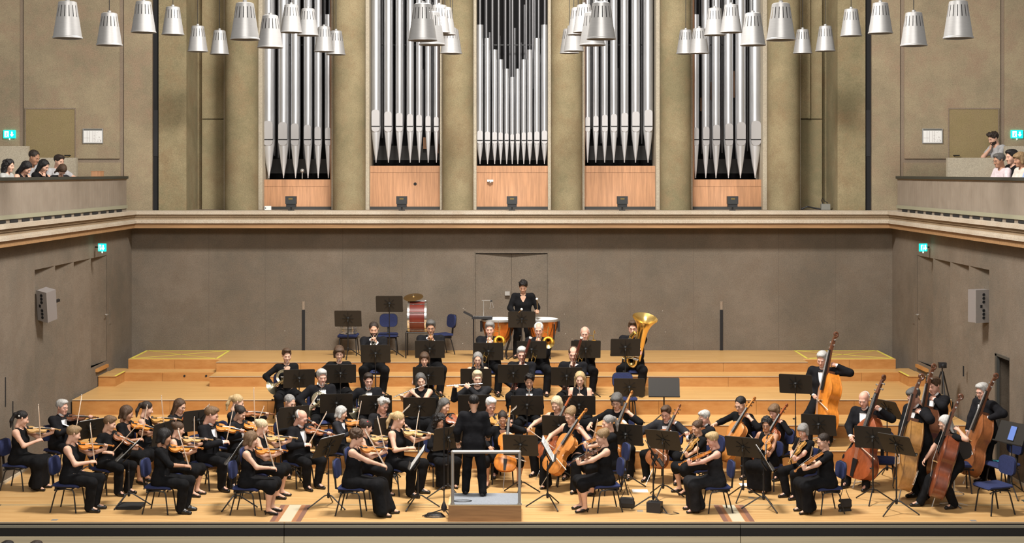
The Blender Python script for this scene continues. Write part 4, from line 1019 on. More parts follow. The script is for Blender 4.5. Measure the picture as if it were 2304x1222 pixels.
def string_instrument(kind, var):
    """tail end at the origin, scroll along +y, strings on +z"""
    key = (kind, var)
    if key in INSTR: return INSTR[key]
    L, W, th, ar, nk = DIM[kind]; big = kind in ('cello', 'double_bass'); vm = VARN[var]
    out = BO if kind == 'double_bass' else VO
    right = [(W*w_, L*t) for t, w_ in out]; loop = right+[(-x, y) for x, y in right[::-1]]
    n = len(loop); cy = L*.5; R = {}
    def ring(sc, z): return [(x*sc, cy+(y-cy)*(1-(1-sc)*W/cy), z) for x, y in loop]
    rings = [ring(.35, -ar), ring(.8, -ar*.8), ring(1, 0), ring(1, th*.06), ring(.965, th*.07), ring(.965, th*.93), ring(1, th*.94), ring(1, th), ring(.8, th+ar*.8), ring(.35, th+ar)]
    vs = [p for r in rings for p in r]; fs = [tuple(range(n))[::-1], tuple(range((len(rings)-1)*n, len(rings)*n))]
    for i in range(len(rings)-1): fs += [(i*n+j, i*n+(j+1) % n, (i+1)*n+(j+1) % n, (i+1)*n+j) for j in range(n)]
    root = empty(kind)
    MB().add(vs, fs).build('body', vm, root, smooth=True, ang=35)
    zt = th+ar; u = L/.357
    nw = .014*u if not big else .014*u*.75
    MB().box(-nw, nw, L*.97, L+nk*.55, zt-(.016*u if not big else .010*u), zt+.004*u).box(-nw*.9, nw*.9, L*.97, L*1.03, th*.4, zt).build('neck', vm if kind != 'double_bass' else VARN['dark'], root)
    MB().add([(-nw*1.5, L*.70, zt+.014*u), (nw*1.5, L*.70, zt+.014*u), (nw, L+nk*.55, zt+.008*u), (-nw, L+nk*.55, zt+.008*u), (-nw*1.5, L*.70, zt+.008*u), (nw*1.5, L*.70, zt+.008*u), (nw, L+nk*.55, zt+.003*u), (-nw, L+nk*.55, zt+.003*u)],
             [(0, 1, 2, 3), (7, 6, 5, 4), (0, 4, 5, 1), (1, 5, 6, 2), (2, 6, 7, 3), (3, 7, 4, 0)]).build('fingerboard', EBONY, root)
    # peg box and scroll
    y0 = L+nk*.55; sc = .011*u*(.72 if big else 1)
    MB().add([(-sc, y0, zt-.012*u), (sc, y0, zt-.012*u), (sc, y0, zt+.006*u), (-sc, y0, zt+.006*u), (-sc*.8, y0+nk*.33, zt-.022*u), (sc*.8, y0+nk*.33, zt-.022*u), (sc*.8, y0+nk*.33, zt-.006*u), (-sc*.8, y0+nk*.33, zt-.006*u)],
             [(0, 1, 2, 3), (7, 6, 5, 4), (0, 4, 5, 1), (1, 5, 6, 2), (2, 6, 7, 3), (3, 7, 4, 0)]).build('peg_box', vm if kind != 'double_bass' else VARN['dark'], root)
    pts = []
    for i in range(17):
        a = -.4+i/16*3.6*PI/1.4; rr = (.019*(1-i/16*.72))*u*(.85 if big else 1)
        pts.append((0, y0+nk*.40-rr*math.cos(a)*1.0+.0*u, zt-.020*u-rr*math.sin(a)+.004*u))
    MB().tube(pts, [.010*u*(1-.35*i/16)*(.8 if big else 1) for i in range(17)], 8).build('scroll', vm if kind != 'double_bass' else VARN['dark'], root, smooth=True)
    for k in range(4):
        s = 1 if k % 2 else -1; yy = y0+nk*(.06+.065*k)
        MB().tube([(0, yy, zt-.009*u), (s*.030*u*(.8 if big else 1), yy, zt-.008*u)], [.004*u, .003*u], 6).ball((s*.032*u*(.8 if big else 1), yy, zt-.008*u), (.003*u, .007*u, .006*u), 6).build('peg', EBONY if kind != 'double_bass' else CHROME, root)
    MB().add([(-.010*u, L*.02, zt), (.010*u, L*.02, zt), (.022*u*.8, L*.30, zt+.012*u), (-.022*u*.8, L*.30, zt+.012*u), (-.010*u, L*.02, zt-.006), (.010*u, L*.02, zt-.006), (.022*u*.8, L*.30, zt+.006*u), (-.022*u*.8, L*.30, zt+.006*u)],
             [(0, 1, 2, 3), (7, 6, 5, 4), (0, 4, 5, 1), (1, 5, 6, 2), (2, 6, 7, 3), (3, 7, 4, 0)]).build('tailpiece', EBONY, root)
    bw = .021*u
    MB().prism([(-bw, 0), (-bw*.7, .012*u), (-bw*.8, .020*u), (-bw*.4, .027*u), (bw*.4, .027*u), (bw*.8, .020*u), (bw*.7, .012*u), (bw, 0), (bw*.4, .006*u), (-bw*.4, .006*u)], -.002*u, .002*u, M=Matrix.Translation((0, L*.545, zt-.004*u)) @ Matrix.Rotation(PI/2, 4, 'X')).build('bridge', VARN['pale'], root)
    st = MB()
    for k in range(4):
        x = (k-1.5)*.0065*u*.9; st.tube([(x, L*.29, zt+.010*u), (x, L*.545, zt+.025*u), (x*.6, L+nk*.53, zt+.012*u)], .0011 if not big else .0022, 4)
    st.build('strings', STRING, root)
    for s in (-1, 1):
        fh = [(s*W*(.34+.0*t+.09*math.sin((t-.5)*5.2)), L*(.44+.20*t), zt-ar*(.30)) for t in np.linspace(0, 1, 9)]
        MB().tube([(x, y, th+ar*.62) for x, y, z in fh], [.004*u*q for q in (.9, .7, .5, .45, .45, .45, .5, .7, .9)], 5).build('f_hole', MATTE, root)
    if not big: MB().ball((-W*.35, L*.07, zt+.004), (.032, .022, .012), 8).build('chin_rest', EBONY, root, smooth=True)
    else: MB().tube([(0, 0, th*.5), (0, -(.36 if kind == 'cello' else .17), th*.5)], .006 if kind == 'cello' else .011, 8).build('endpin', CHROME, root)
    INSTR[key] = [root, False]
    return INSTR[key]
def get_instr(kind, var):
    rec = string_instrument(kind, var)
    if not rec[1]: rec[1] = True; return rec[0]
    return copy_tree(rec[0])
def make_bow(ln, name):
    r = empty(name)
    MB().tube([(0, -.02, .012), (0, ln*.45, .004), (0, ln, .014)], [.0066, .0058, .0045], 6).build('bow_stick', STICK, r, smooth=True)
    MB().box(-.0065, .0065, .02, ln-.015, -.011, -.008).build('bow_hair', HAIRW, r)
    MB().box(-.008, .008, -.005, .045, -.012, .008).build('frog', EBONY, r)
    MB().add([(-.005, ln-.025, -.011), (.005, ln-.025, -.011), (.005, ln+.005, .016), (-.005, ln+.005, .016), (-.004, ln-.01, -.011), (.004, ln-.01, -.011), (.004, ln+.012, .012), (-.004, ln+.012, .012)], [(0, 1, 2, 3), (7, 6, 5, 4), (0, 4, 5, 1), (1, 5, 6, 2), (2, 6, 7, 3), (3, 7, 4, 0)]).build('bow_tip', PAPER, r)
    return [r, False]
BOWS = {'violin_bow': make_bow(.735, 'violin_bow'), 'cello_bow': make_bow(.70, 'cello_bow')}
def get_bow(name):
    rec = BOWS[name]
    if not rec[1]: rec[1] = True; return rec[0]
    return copy_tree(rec[0])
def frame(o, y, z):
    y = unit(y); z = np.asarray(z, float); z = unit(z-y*(z @ y)); x = np.cross(y, z)
    M = Matrix.Identity(4)
    for i in range(3): M[i][0], M[i][1], M[i][2], M[i][3] = x[i], y[i], z[i], o[i]
    return M, x, y, z

# wind instruments are shaped in the player's own space, then carried by the player's matrix
def keys(mb, a, b, n, off, r=.0045, mi=0):
    a, b = vec(*a), vec(*b)
    for k in range(n):
        p = a+(b-a)*(k+.5)/n; mb.ball(p+vec(*off), (r*1.6, r*1.6, r), 6, mi)
    mb.tube([a+vec(*off)*.9, b+vec(*off)*.9], r*.45, 4, mi)
def bellprof(r0, r1, L, n=9): return [(r0+(r1-r0)*(i/(n-1))**3.4, L*i/(n-1)) for i in range(n)]
def align(o, d):
    return Matrix.Translation(Vector(o)) @ Vector(d).to_track_quat('Z', 'Y').to_matrix().to_4x4()
def flute(m, d):
    r = empty('flute'); a = m-unit(d)*.08; e = a+unit(d)*.67
    MB().tube([a, e], .0095, 10).build('tube', SILVER, r, smooth=True)
    k = MB(); keys(k, a+unit(d)*.24, a+unit(d)*.62, 12, (0, .004, .011), .007); k.build('keywork', SILVER, r, smooth=True)
    MB().ball(m, (.016, .014, .010), 8).build('lip_plate', SILVER, r, smooth=True); return r
def reed(kind, m, d, ln=.60, silver=False):
    r = empty(kind); d = unit(d); body = EBONY if not silver else mat('grey_wood', (.10, .10, .10), .3)
    MB().tube([m, m+d*.05], [.004, .007], 6).build('mouthpiece', EBONY if kind == 'clarinet' else VARN['pale'], r)
    b = MB().tube([m+d*.045, m+d*.10, m+d*ln*.86], [.008, .011, .0125], 10); b.build('tube', body, r, smooth=True)
    MB().lathe([(.0125, 0), (.018, ln*.06), (.030 if kind == 'clarinet' else .024, ln*.14)], 12, M=align(m+d*ln*.86, d)).build('bell', body, r, smooth=True)
    side = unit(np.cross(d, vec(1, 0, 0))); k = MB()
    keys(k, m+d*.12, m+d*ln*.82, 11, tuple(side*-.013), .0065); keys(k, m+d*.15, m+d*ln*.7, 5, (.014, 0, 0), .005); k.build('keywork', SILVER, r, smooth=True)
    return r
def bassoon(m):
    r = empty('bassoon'); a = vec(.24, .20, .30); b = vec(-.17, .34, 1.60); d = unit(b-a); W_ = mat('bassoon_wood', (.085, .018, .012), .3, coat=.4)
    MB().tube([a, a+d*.35, a+d*1.12], [.034, .030, .026], 12).build('long_joint', W_, r, smooth=True)
    MB().tube([a+d*1.12, b], [.027, .023], 12).build('bell_joint', W_, r, smooth=True)
    MB().lathe([(.022, 0), (.030, .004), (.030, .030), (.017, .034), (.015, .02)], 14, M=align(b, d)).build('bell_ring', mat('ivory', (.80, .76, .66), .4), r, smooth=True)
    q = vec(.05, .03, 0); MB().tube([a+q, a+q+d*.66], .018, 10).build('wing_joint', W_, r, smooth=True)
    t = a+q+d*.66; MB().tube([t, t+d*.06, (t+m)/2+vec(0, .05, .06), m+vec(0, .02, 0), m], [.006, .006, .005, .004, .003], 6).build('crook', SILVER, r, smooth=True)
    k = MB(); keys(k, a+d*.1, a+d*1.1, 12, (.0, .032, .012), .009); keys(k, a+q+d*.1, a+q+d*.6, 6, (.0, .022, .01), .008); k.build('keywork', SILVER, r, smooth=True)
    return r, a+d*.35, a+d*.85
def trumpet(m, d, mt):
    r = empty('trumpet'); d = unit(d); up = unit(vec(0, 0, 1)-d*d[2]); x = np.cross(d, up)
    MB().lathe([(.013, 0), (.012, .012), (.005, .03), (.005, .08)], 10, M=align(m, d)).build('mouthpiece', SILVER, r, smooth=True)
    e = m+d*.40; low = -up*.075
    MB().tube([m+d*.07, e, e+d*.03+low*.3, e+d*.03+low*.7, e+low, m+d*.12+low, m+d*.09+low*.75, m+d*.08+low*.3, m+d*.10-up*.012], .006, 8).build('tubing', mt, r, smooth=True)
    MB().lathe([(.006, 0), (.007, .16)]+[(a, .16+b) for a, b in bellprof(.007, .062, .20)], 18, cap=(False, False), M=align(m+d*.14+up*.0+x*.012, d)).build('bell', mt, r, smooth=True)
    for k in range(3):
        c = m+d*(.20+.028*k)+x*.006; MB().tube([c-up*.10, c+up*.045], .011, 10).tube([c+up*.045, c+up*.06], [.004, .009], 8).build('valve', SILVER if mt is SILVER else mt, r, smooth=True)
    return r, m+d*.24-up*.02, x, up
def trombone(m):
    r = empty('trombone'); d = unit(vec(.10, .90, -.42)); up = unit(vec(0, 0, 1)-d*d[2]); x = np.cross(d, up)
    MB().lathe([(.014, 0), (.012, .015), (.005, .04), (.005, .09)], 10, M=align(m, d)).build('mouthpiece', SILVER, r, smooth=True)
    lo = -x*.055-up*.06; e = m+d*.92
    MB().tube([m+d*.08, e, e+d*.03+lo*.2, e+d*.03+lo*.8, e+lo, m+d*.12+lo], .0075, 8).build('slide', BRASS, r, smooth=True)
    for t in (.12, .24, .75): MB().tube([m+d*t, m+d*t+lo], .006, 6).build('brace', BRASS, r)
    db = unit(vec(-.06, .97, -.16)); q = m-x*.19-up*.05; b0 = q-db*.26
    MB().tube([m+d*.12+lo, m-d*.02+lo, m-d*.20+lo*.6-x*.04, b0-d*.05-x*.0, b0+x*.0], .008, 8).build('back_bow', BRASS, r, smooth=True)
    MB().tube([q-d*.18+vec(0, 0, .06), q-d*.10+vec(0, 0, .17), q+vec(0, 0, .19), q+d*.05+vec(0, 0, .10), q+d*.04], .0075, 8).build('tuning_slide', BRASS, r, smooth=True)
    MB().lathe([(.009, 0), (.012, .30)]+[(a, .30+b) for a, b in bellprof(.012, .122, .30, 11)], 24, cap=(False, False), M=align(b0, db)).build('bell', BRASS, r, smooth=True)
    return r, m+d*.13+lo*.5, m+d*.26+lo*.5
def horn(m):
    r = empty('french_horn'); c = vec(.10, .25, .88); ax = unit(vec(.35, .85, .15)); u = unit(np.cross(ax, vec(0, 0, 1))); v_ = np.cross(u, ax)
    for k, (rad, th) in enumerate(((.135, .0095), (.115, .010), (.095, .009))):
        MB().tube([c+ax*(.02*k-.02)+(u*math.cos(a)+v_*math.sin(a))*rad for a in np.linspace(0, 2*PI, 25)], th, 8, cap=False).build('coil', GOLDPALE, r, smooth=True)
    bd = unit(vec(.55, -.55, -.45)); b0 = c+vec(.05, .02, -.10)
    MB().lathe([(.012, -.18), (.022, -.02)]+[(a, b) for a, b in bellprof(.026, .15, .24, 11)], 24, cap=(False, False), M=align(b0, bd)).build('bell', GOLDPALE, r, smooth=True)
    MB().tube([m, m+unit(c-m)*.05, m*.45+(c+v_*.13)*.55+vec(0, .05, 0), c+v_*.135], [.010, .004, .005, .007], 8).build('lead_pipe', SILVER, r, smooth=True)
    for k in range(3): q = c+u*(-.05+.032*k)+ax*.03; MB().tube([q-ax*.02, q+ax*.05], .016, 10).build('valve', SILVER, r, smooth=True)
    for k in range(3): q = c+u*(-.05+.032*k)-v_*.02; MB().tube([q, q-v_*.10, q-v_*.10+u*.014, q+u*.014], .005, 6).build('valve_slide', GOLDPALE, r, smooth=True)
    return r, c-u*.10+v_*.05, b0+bd*.14
def tuba(m):
    r = empty('tuba'); b0 = vec(-.08, .24, .64); top = vec(-.20, .44, 1.22); d = unit(top-b0)
    MB().lathe([(.07, 0), (.085, .38)]+[(a, .38+b) for a, b in bellprof(.088, .245, .56, 12)], 28, cap=(False, False), M=align(b0, d)).build('bell', BRASS, r, smooth=True)
    s = unit(np.cross(d, vec(0, 1, 0))); f = np.cross(s, d)
    MB().tube([b0+d*.05, b0-d*.04, b0-d*.09-s*.05, b0-d*.09-s*.13, b0-d*.03-s*.19, b0+d*.1-s*.20, b0+d*.5-s*.19, b0+d*.60-s*.14, b0+d*.60-s*.09, b0+d*.50-s*.075+f*.06, b0+d*.1-s*.08+f*.08], [.072, .070, .067, .064, .060, .055, .045, .040, .036, .030, .024], 12).build('main_bow', BRASS, r, smooth=True)
    MB().tube([b0+d*.15-s*.28, b0+d*.02-s*.27, b0-d*.0-s*.22+f*.04, b0+d*.1-s*.16+f*.06, b0+d*.42-s*.15+f*.05, b0+d*.48-s*.2+f*.04, b0+d*.42-s*.26+f*.03, b0+d*.1-s*.27], .018, 8).build('outer_branch', GOLDPALE, r, smooth=True)
    for k in range(4):
        q = b0+d*(.10+.075*k)-s*.02+f*.11; MB().tube([q-s*.05, q+s*.05], .027, 12).build('rotary_valve', SILVER, r, smooth=True)
        MB().tube([q-s*.05, q-s*.15+f*.01, q-s*.15+d*.03, q-s*.05+d*.03], .010, 8).build('valve_slide', GOLDPALE, r, smooth=True)
    MB().tube([m, m+vec(-.02, .04, 0), b0+d*.55+f*.05, b0+d*.42+f*.10], [.012, .008, .010, .012], 8).build('lead_pipe', GOLDPALE, r, smooth=True)
    return r, b0+d*.25+s*.02+f*.12, b0+d*.35-s*.24

# ------------------------------------------------------------------ chairs and stands
def make_chair():
    r = empty('stage_chair')
    prof = [(-.21, .445), (-.20, .475), (-.10, .470), (.08, .468), (.18, .474), (.235, .458), (.25, .425), (.235, .405), (.16, .425), (-.20, .43)]
    m = MB(); hw = .225; pts = prof; n = len(pts)
    xs = (-hw, -hw+.03, hw-.03, hw); sc = (.0, 1, 1, .0)
    vs = []
    for x, s_ in zip(xs, sc):
        for y, z in pts: vs.append((x, y*(.93 if s_ == 0 else 1), .445+(z-.445)*(.45 if s_ == 0 else 1)))
    fs = [tuple(range(n)), tuple(range(3*n, 4*n))[::-1]]+[(i*n+j, (i+1)*n+j, (i+1)*n+(j+1) % n, i*n+(j+1) % n) for i in range(3) for j in range(n)]
    m.add(vs, fs).build('seat', BLUE, r, smooth=True, ang=50)
    MB().box(-.19, .19, -.17, .16, .405, .43).build('seat_pan', SHELL, r)
    # back: padded front, black shell behind, gently curved
    def back(th, y0, grow, name, mt):
        pl = rrect(.40+grow, .29+grow, .10, 5); m = MB(); vs = []
        for dz in (0, th):
            for x, z in pl: vs.append((x, y0-dz-.10*z+.35*x*x-.012, .745+z))
        k = len(pl); m.add(vs, [tuple(range(k))[::-1], tuple(range(k, 2*k))]+[(i, (i+1) % k, k+(i+1) % k, k+i) for i in range(k)])
        m.build(name, mt, r, smooth=True, ang=50)
    back(.035, -.235, 0, 'backrest', BLUE); back(.016, -.270, .012, 'back_shell', SHELL)
    MB().bar((0, -.15, .395), (0, -.275, .42), .06, .02).bar((0, -.275, .41), (0, -.30, .72), .06, .018, up=(0, 1, 0)).build('back_bar', BLACK, r)
    MB().box(-.08, .08, -.22, -.06, .36, .405).build('tilt_mechanism', SHELL, r)
    MB().tube([(-.24, -.14, .385), (.24, -.14, .385)], .009, 6).ball((.25, -.14, .385), .02, 6).build('lever', BLACK, r)
    for s in (-1, 1):
        MB().tube([(s*.205, .20, 0), (s*.185, .155, .33), (s*.18, .13, .375), (s*.18, .0, .39)], .0125, 8).build('leg', BLACK, r, smooth=True)
        MB().tube([(s*.215, -.24, 0), (s*.185, -.16, .33), (s*.18, -.13, .375), (s*.18, .0, .39)], .0125, 8).build('leg', BLACK, r, smooth=True)
    MB().tube([(-.18, -.12, .38), (.18, -.12, .38)], .011, 6).tube([(-.18, .10, .38), (.18, .10, .38)], .011, 6).build('stretcher', BLACK, r)
    return r
CH = [make_chair(), False]
def chair(M, label):
    if not CH[1]: r = CH[0]; CH[1] = True
    else: r = copy_tree(CH[0])
    r.matrix_world = M; tag(r, label, 'chair', 'blue upholstered stage chairs'); return r
DW, DH = .63, .40
def make_stand():
    r = empty('music_stand')
    # desk assembly, its foot at the origin of the pole top; +y is away from the player
    def plate():
        m = MB(); M = Matrix.Rotation(PI/2-math.radians(17), 4, 'X')
        m.prism(rrect(DW, DH, .025, 3), -.006, .006, M=M); return m
    d_me = plate().mesh('desk', DESK); d = link('desk', d_me, r)
    R3 = Matrix.Rotation(PI/2-math.radians(17), 4, 'X')
    bk = MB(); bk.lathe([(.045, -.006), (.045, -.022), (.03, -.03), (.022, -.045)], 16, cap=(False, True), M=R3)
    for k in range(8):
        a = math.radians(22.5*(2*k)) if k % 1 == 0 else 0
        ln = (.165 if k % 4 == 0 else (.15 if k % 2 else .13)); a = k*PI/4
        p = [(-.013, .03), (.013, .03), (.003, ln), (-.003, ln)]
        bk.prism([(x*math.cos(a)-y*math.sin(a), x*math.sin(a)+y*math.cos(a)) for x, y in p], -.016, -.006, M=R3)
    bk.build('star_boss', DESKR, d)
    ly = -.5*DH
    t = MB(); t.prism([(-DW/2, ly), (DW/2, ly), (DW/2, ly+.008), (-DW/2, ly+.008)], .0, .06, M=R3); t.prism([(-DW/2, ly), (DW/2, ly), (DW/2, ly+.025), (-DW/2, ly+.025)], .055, .06, M=R3)
    t.build('desk_tray', DESK, d)
    MB().tube([(0, .03, -.02), (0, .05, -.06), (0, 0.0, -.22)], .012, 8).build('desk_arm', BLACK, d)
    MB().tube([(0, 0, -1.0), (0, 0, 0)], .0095, 8).build('upper_pole', BLACK, r)
    MB().tube([(0, 0, .16), (0, 0, .62)], .014, 8).build('lower_pole', BLACK, r)
    MB().lathe([(.018, .16), (.024, .18), (.024, .24), (.018, .25)], 10).build('hub', BLACK, r)
    MB().tube([(.0, 0, .58), (.03, 0, .58)], .012, 6).ball((.04, 0, .58), .018, 6).build('clamp_knob', BLACK, r)
    for k in range(3):
        a = PI/2+k*2*PI/3; c, s = math.cos(a), math.sin(a)
        MB().tube([(.01*c, .01*s, .215), (.07*c, .07*s, .205), (.36*c, .36*s, .018)], [.012, .012, .011], 8).ball((.365*c, .365*s, .014), .014, 6).build('leg', BLACK, r, smooth=True)
    return r
STD = [make_stand(), False]
def stand(px, py, gy, h, heading, label, tilt=0.0, sheet=None, wid=None, z_off=0):
    """px,py: pixel of the desk centre; gy: row of the foot; heading: where the player faces"""
    if not STD[1]: r = STD[0]; STD[1] = True
    else: r = copy_tree(STD[0])
    Y = GY(gy, h); x = UX(px, Y); z = VZ(py, Y)-h
    r.location = (x, Y, h); r.rotation_euler = (0, 0, PI+math.radians(heading))
    tag(r, label, 'music stand', 'black orchestra music stands')
    for ch in r.children:
        if ch.name.startswith('desk'): ch.location = (0, 0, z); ch.rotation_euler = (math.radians(tilt), 0, 0)
        if ch.name.startswith('upper_pole'): ch.location = (0, 0, z-.20); ch.scale = (1, 1, max(.2, (z-.20-.55)))
    if sheet:
        o = empty('sheet_music'); q = Matrix.Rotation(PI/2-math.radians(17), 4, 'X')
        for k, (a, b) in enumerate(((-.32, -.003), (.003, .27))):
            MB().prism([(a, -.19), (b, -.19), (b, .20), (a, .20)], .008+.002*k, .013+.002*k, M=q).build('page', PAPER, o)
        st = MB()
        for k in range(9): st.prism([(-.27, -.15+k*.035), (-.02, -.15+k*.035), (-.02, -.147+k*.035+.008), (-.27, -.147+k*.035+.008)], .0131, .0136, M=q); st.prism([(.02, -.15+k*.035), (.27, -.15+k*.035), (.27, -.147+k*.035+.008), (.02, -.147+k*.035+.008)], .0151, .0156, M=q)
        st.build('staves', mat('ink', (.15, .15, .15), .8), o)
        o.matrix_world = Matrix.Translation((x, Y, h+z)) @ Matrix.Rotation(PI+math.radians(heading), 4, 'Z') @ Matrix.Rotation(math.radians(tilt), 4, 'X')
        tag(o, sheet, 'sheet music')
    return r
# ------------------------------------------------------------------ the players
GROUPS = dict(violin='violins and violas of the orchestra', viola='violins and violas of the orchestra', cello='cellos of the orchestra', double_bass='double basses of the orchestra')
def place(p, hx, hy, gy, h, th, kmin=.90, kmax=1.14):
    """world matrix that puts the pose's head at pixel (hx, hy) with the pelvis standing on row gy of level h"""
    a = PI+math.radians(th); Yp = GY(gy, h); k = 1.0
    for _ in range(4):
        ox_, oy_ = p.hc[0]*k, p.hc[1]*k
        wx, wy = ox_*math.cos(a)-oy_*math.sin(a), ox_*math.sin(a)+oy_*math.cos(a)
        Yh = Yp+wy; zt = VZ(hy, Yh)-h; k = min(max(zt/p.hc[2], kmin), kmax)
    X = UX(hx, Yh)-wx
    return Matrix.Translation((X, Yp, h)) @ Matrix.Rotation(a, 4, 'Z') @ Matrix.Scale(k, 4)
LOGK = []
def person(p, M, o, who, doing, cat='person', group='musicians of the orchestra'):
    ob = build_person(p, M, o, who); tag(ob, f'{who} {doing}', cat, group); return ob
def carry(root, M, label, cat, group=None): root.matrix_world = M; tag(root, label, cat, group); return root

def violinist(who, hx, hy, gy, th, o, kind='violin', var='amber', t=.40, tilt=.55, h=0.0, lean=.06, swing=0.0, hd=(.50, .30, -.12), raise_=0.0, fat=1.0, withchair=True, knees=.11, feet=None, doing=None, dropped=False, az=.62, lowbow=0.0):
    p = Person('sit', lean, 0, hd, male=o['m'], fat=fat, knees=knees, feet=feet)
    O = p.tp((-.066, .095, .530)); a = p.T @ unit(vec(-az, .80, raise_-.06)); n = p.T @ unit(vec(.42, -.02, .9))
    Mi, x, y, z = frame(O, a, n)
    L = DIM[kind][0]; Mi = Mi @ Matrix.Translation((.02, 0, -.03))
    C = O+y*(L*.63)+z*(.055); b = unit(-x*1.0+z*tilt+y*swing); fr = C-b*t*.7
    p.arm(1, fr+vec(0, 0, .012), (.75, -.25, -.65), dorsal=(.35, .45, .85), pose='bow')
    g = O+y*(L+.115)-z*.012
    p.arm(-1, g+z*.01, (-.30, .05, -1), dorsal=y*.4-x*.8-vec(0, 0, .2), pose='grip', along=unit(vec(.1, .25, .9)))
    M = place(p, hx, hy, gy, h, th)
    person(p, M, o, who, doing or f'playing the {kind}')
    carry(get_instr(kind, var), M @ Mi, f'{kind} under the chin of {who}', kind, GROUPS[kind])
    Mb, *_ = frame(fr, b, z)
    carry(get_bow('violin_bow'), M @ Mb, f'{kind} bow in the hand of {who}', 'bow', 'bows of the string players')
    if withchair: chair(M, f'blue stage chair under {who}')
    return M
def cellist(who, hx, hy, gy, th, o, var='orange', t=.45, h=0.0, lean=.10, hd=(.0, .30, .05), recl=(.0, .50, .30), scr=(-.13, .0, 1.30), fat=1.0, hand=.92, bowtilt=.25, withchair=True, contact=.40):
    o['split'] = 1
    p = Person('sit', lean, 0, hd, male=o['m'], fat=fat, knees=.27, feet={1: (.30, .36), -1: (-.30, .36)})
    O = vec(*recl); S = vec(*scr); a = unit(S-O); n = unit(vec(.10, 1, .4))
    Mi, x, y, z = frame(O-unit(n)*.04, a, n)
    C = O+y*(.755*contact)+z*.16; b = unit(x-y*bowtilt-z*.05); fr = C-b*t*.66
    p.arm(1, fr+vec(0, 0, .015), (.8, -.1, -.4), dorsal=(.4, .4, .8), pose='bow')
    g = O+y*hand+z*.05
    p.arm(-1, g, (-.8, .0, -.7), dorsal=z*.8+vec(-.3, .2, .3), pose='grip', along=unit(vec(.75, .15, .35)))
    M = place(p, hx, hy, gy, h, th); person(p, M, o, who, 'playing the cello')
    carry(get_instr('cello', var), M @ Mi, f'cello between the knees of {who}', 'cello', GROUPS['cello'])
    Mb, *_ = frame(fr, b, z); carry(get_bow('cello_bow'), M @ Mb, f'cello bow in the hand of {who}', 'bow', 'bows of the string players')
    if withchair: chair(M, f'blue stage chair under {who}')
    return M
def bassist(who, hx, hy, gy, th, o, var, stance='stand', seat=.80, lean=.10, hd=(.1, .2, 0), tail=(-.02, .44, .17), scr=(-.24, .10, 1.92), nrm=(.35, .9, .1), hand=1.30, t=.42, h=0.0, bow=True, low=.52, feet=None, rhand=None, fat=1.05):
    p = Person(stance, lean, 0, hd, seat=seat, male=o['m'], fat=fat, knees=.17, feet=feet)
    O = vec(*tail); a = unit(vec(*scr)-O); n = unit(vec(*nrm)); Mi, x, y, z = frame(O-n*.10, a, n)
    C = O+y*(1.12*low)+z*.17; b = unit(x*.92-y*.25+z*.1); fr = C-b*t*.6
    r_ = fr if rhand is None else vec(*rhand)
    p.arm(1, r_+vec(0, 0, .01), (.7, -.4, -.3), dorsal=(.6, .3, .6), pose='bow')
    g = O+y*hand+z*.03
    p.arm(-1, g, (-.9, -.1, -.2), dorsal=z*.7+vec(-.5, 0, .3), pose='grip', along=unit(vec(.7, .35, .35)))
    M = place(p, hx, hy, gy, h, th); person(p, M, o, who, 'playing the double bass')
    carry(get_instr('double_bass', var), M @ Mi, f'double bass held by {who}', 'double bass', GROUPS['double_bass'])
    if bow:
        Mb, *_ = frame(r_, b, z); carry(get_bow('cello_bow'), M @ Mb, f'bass bow in the hand of {who}', 'bow', 'bows of the string players')
    return p, M
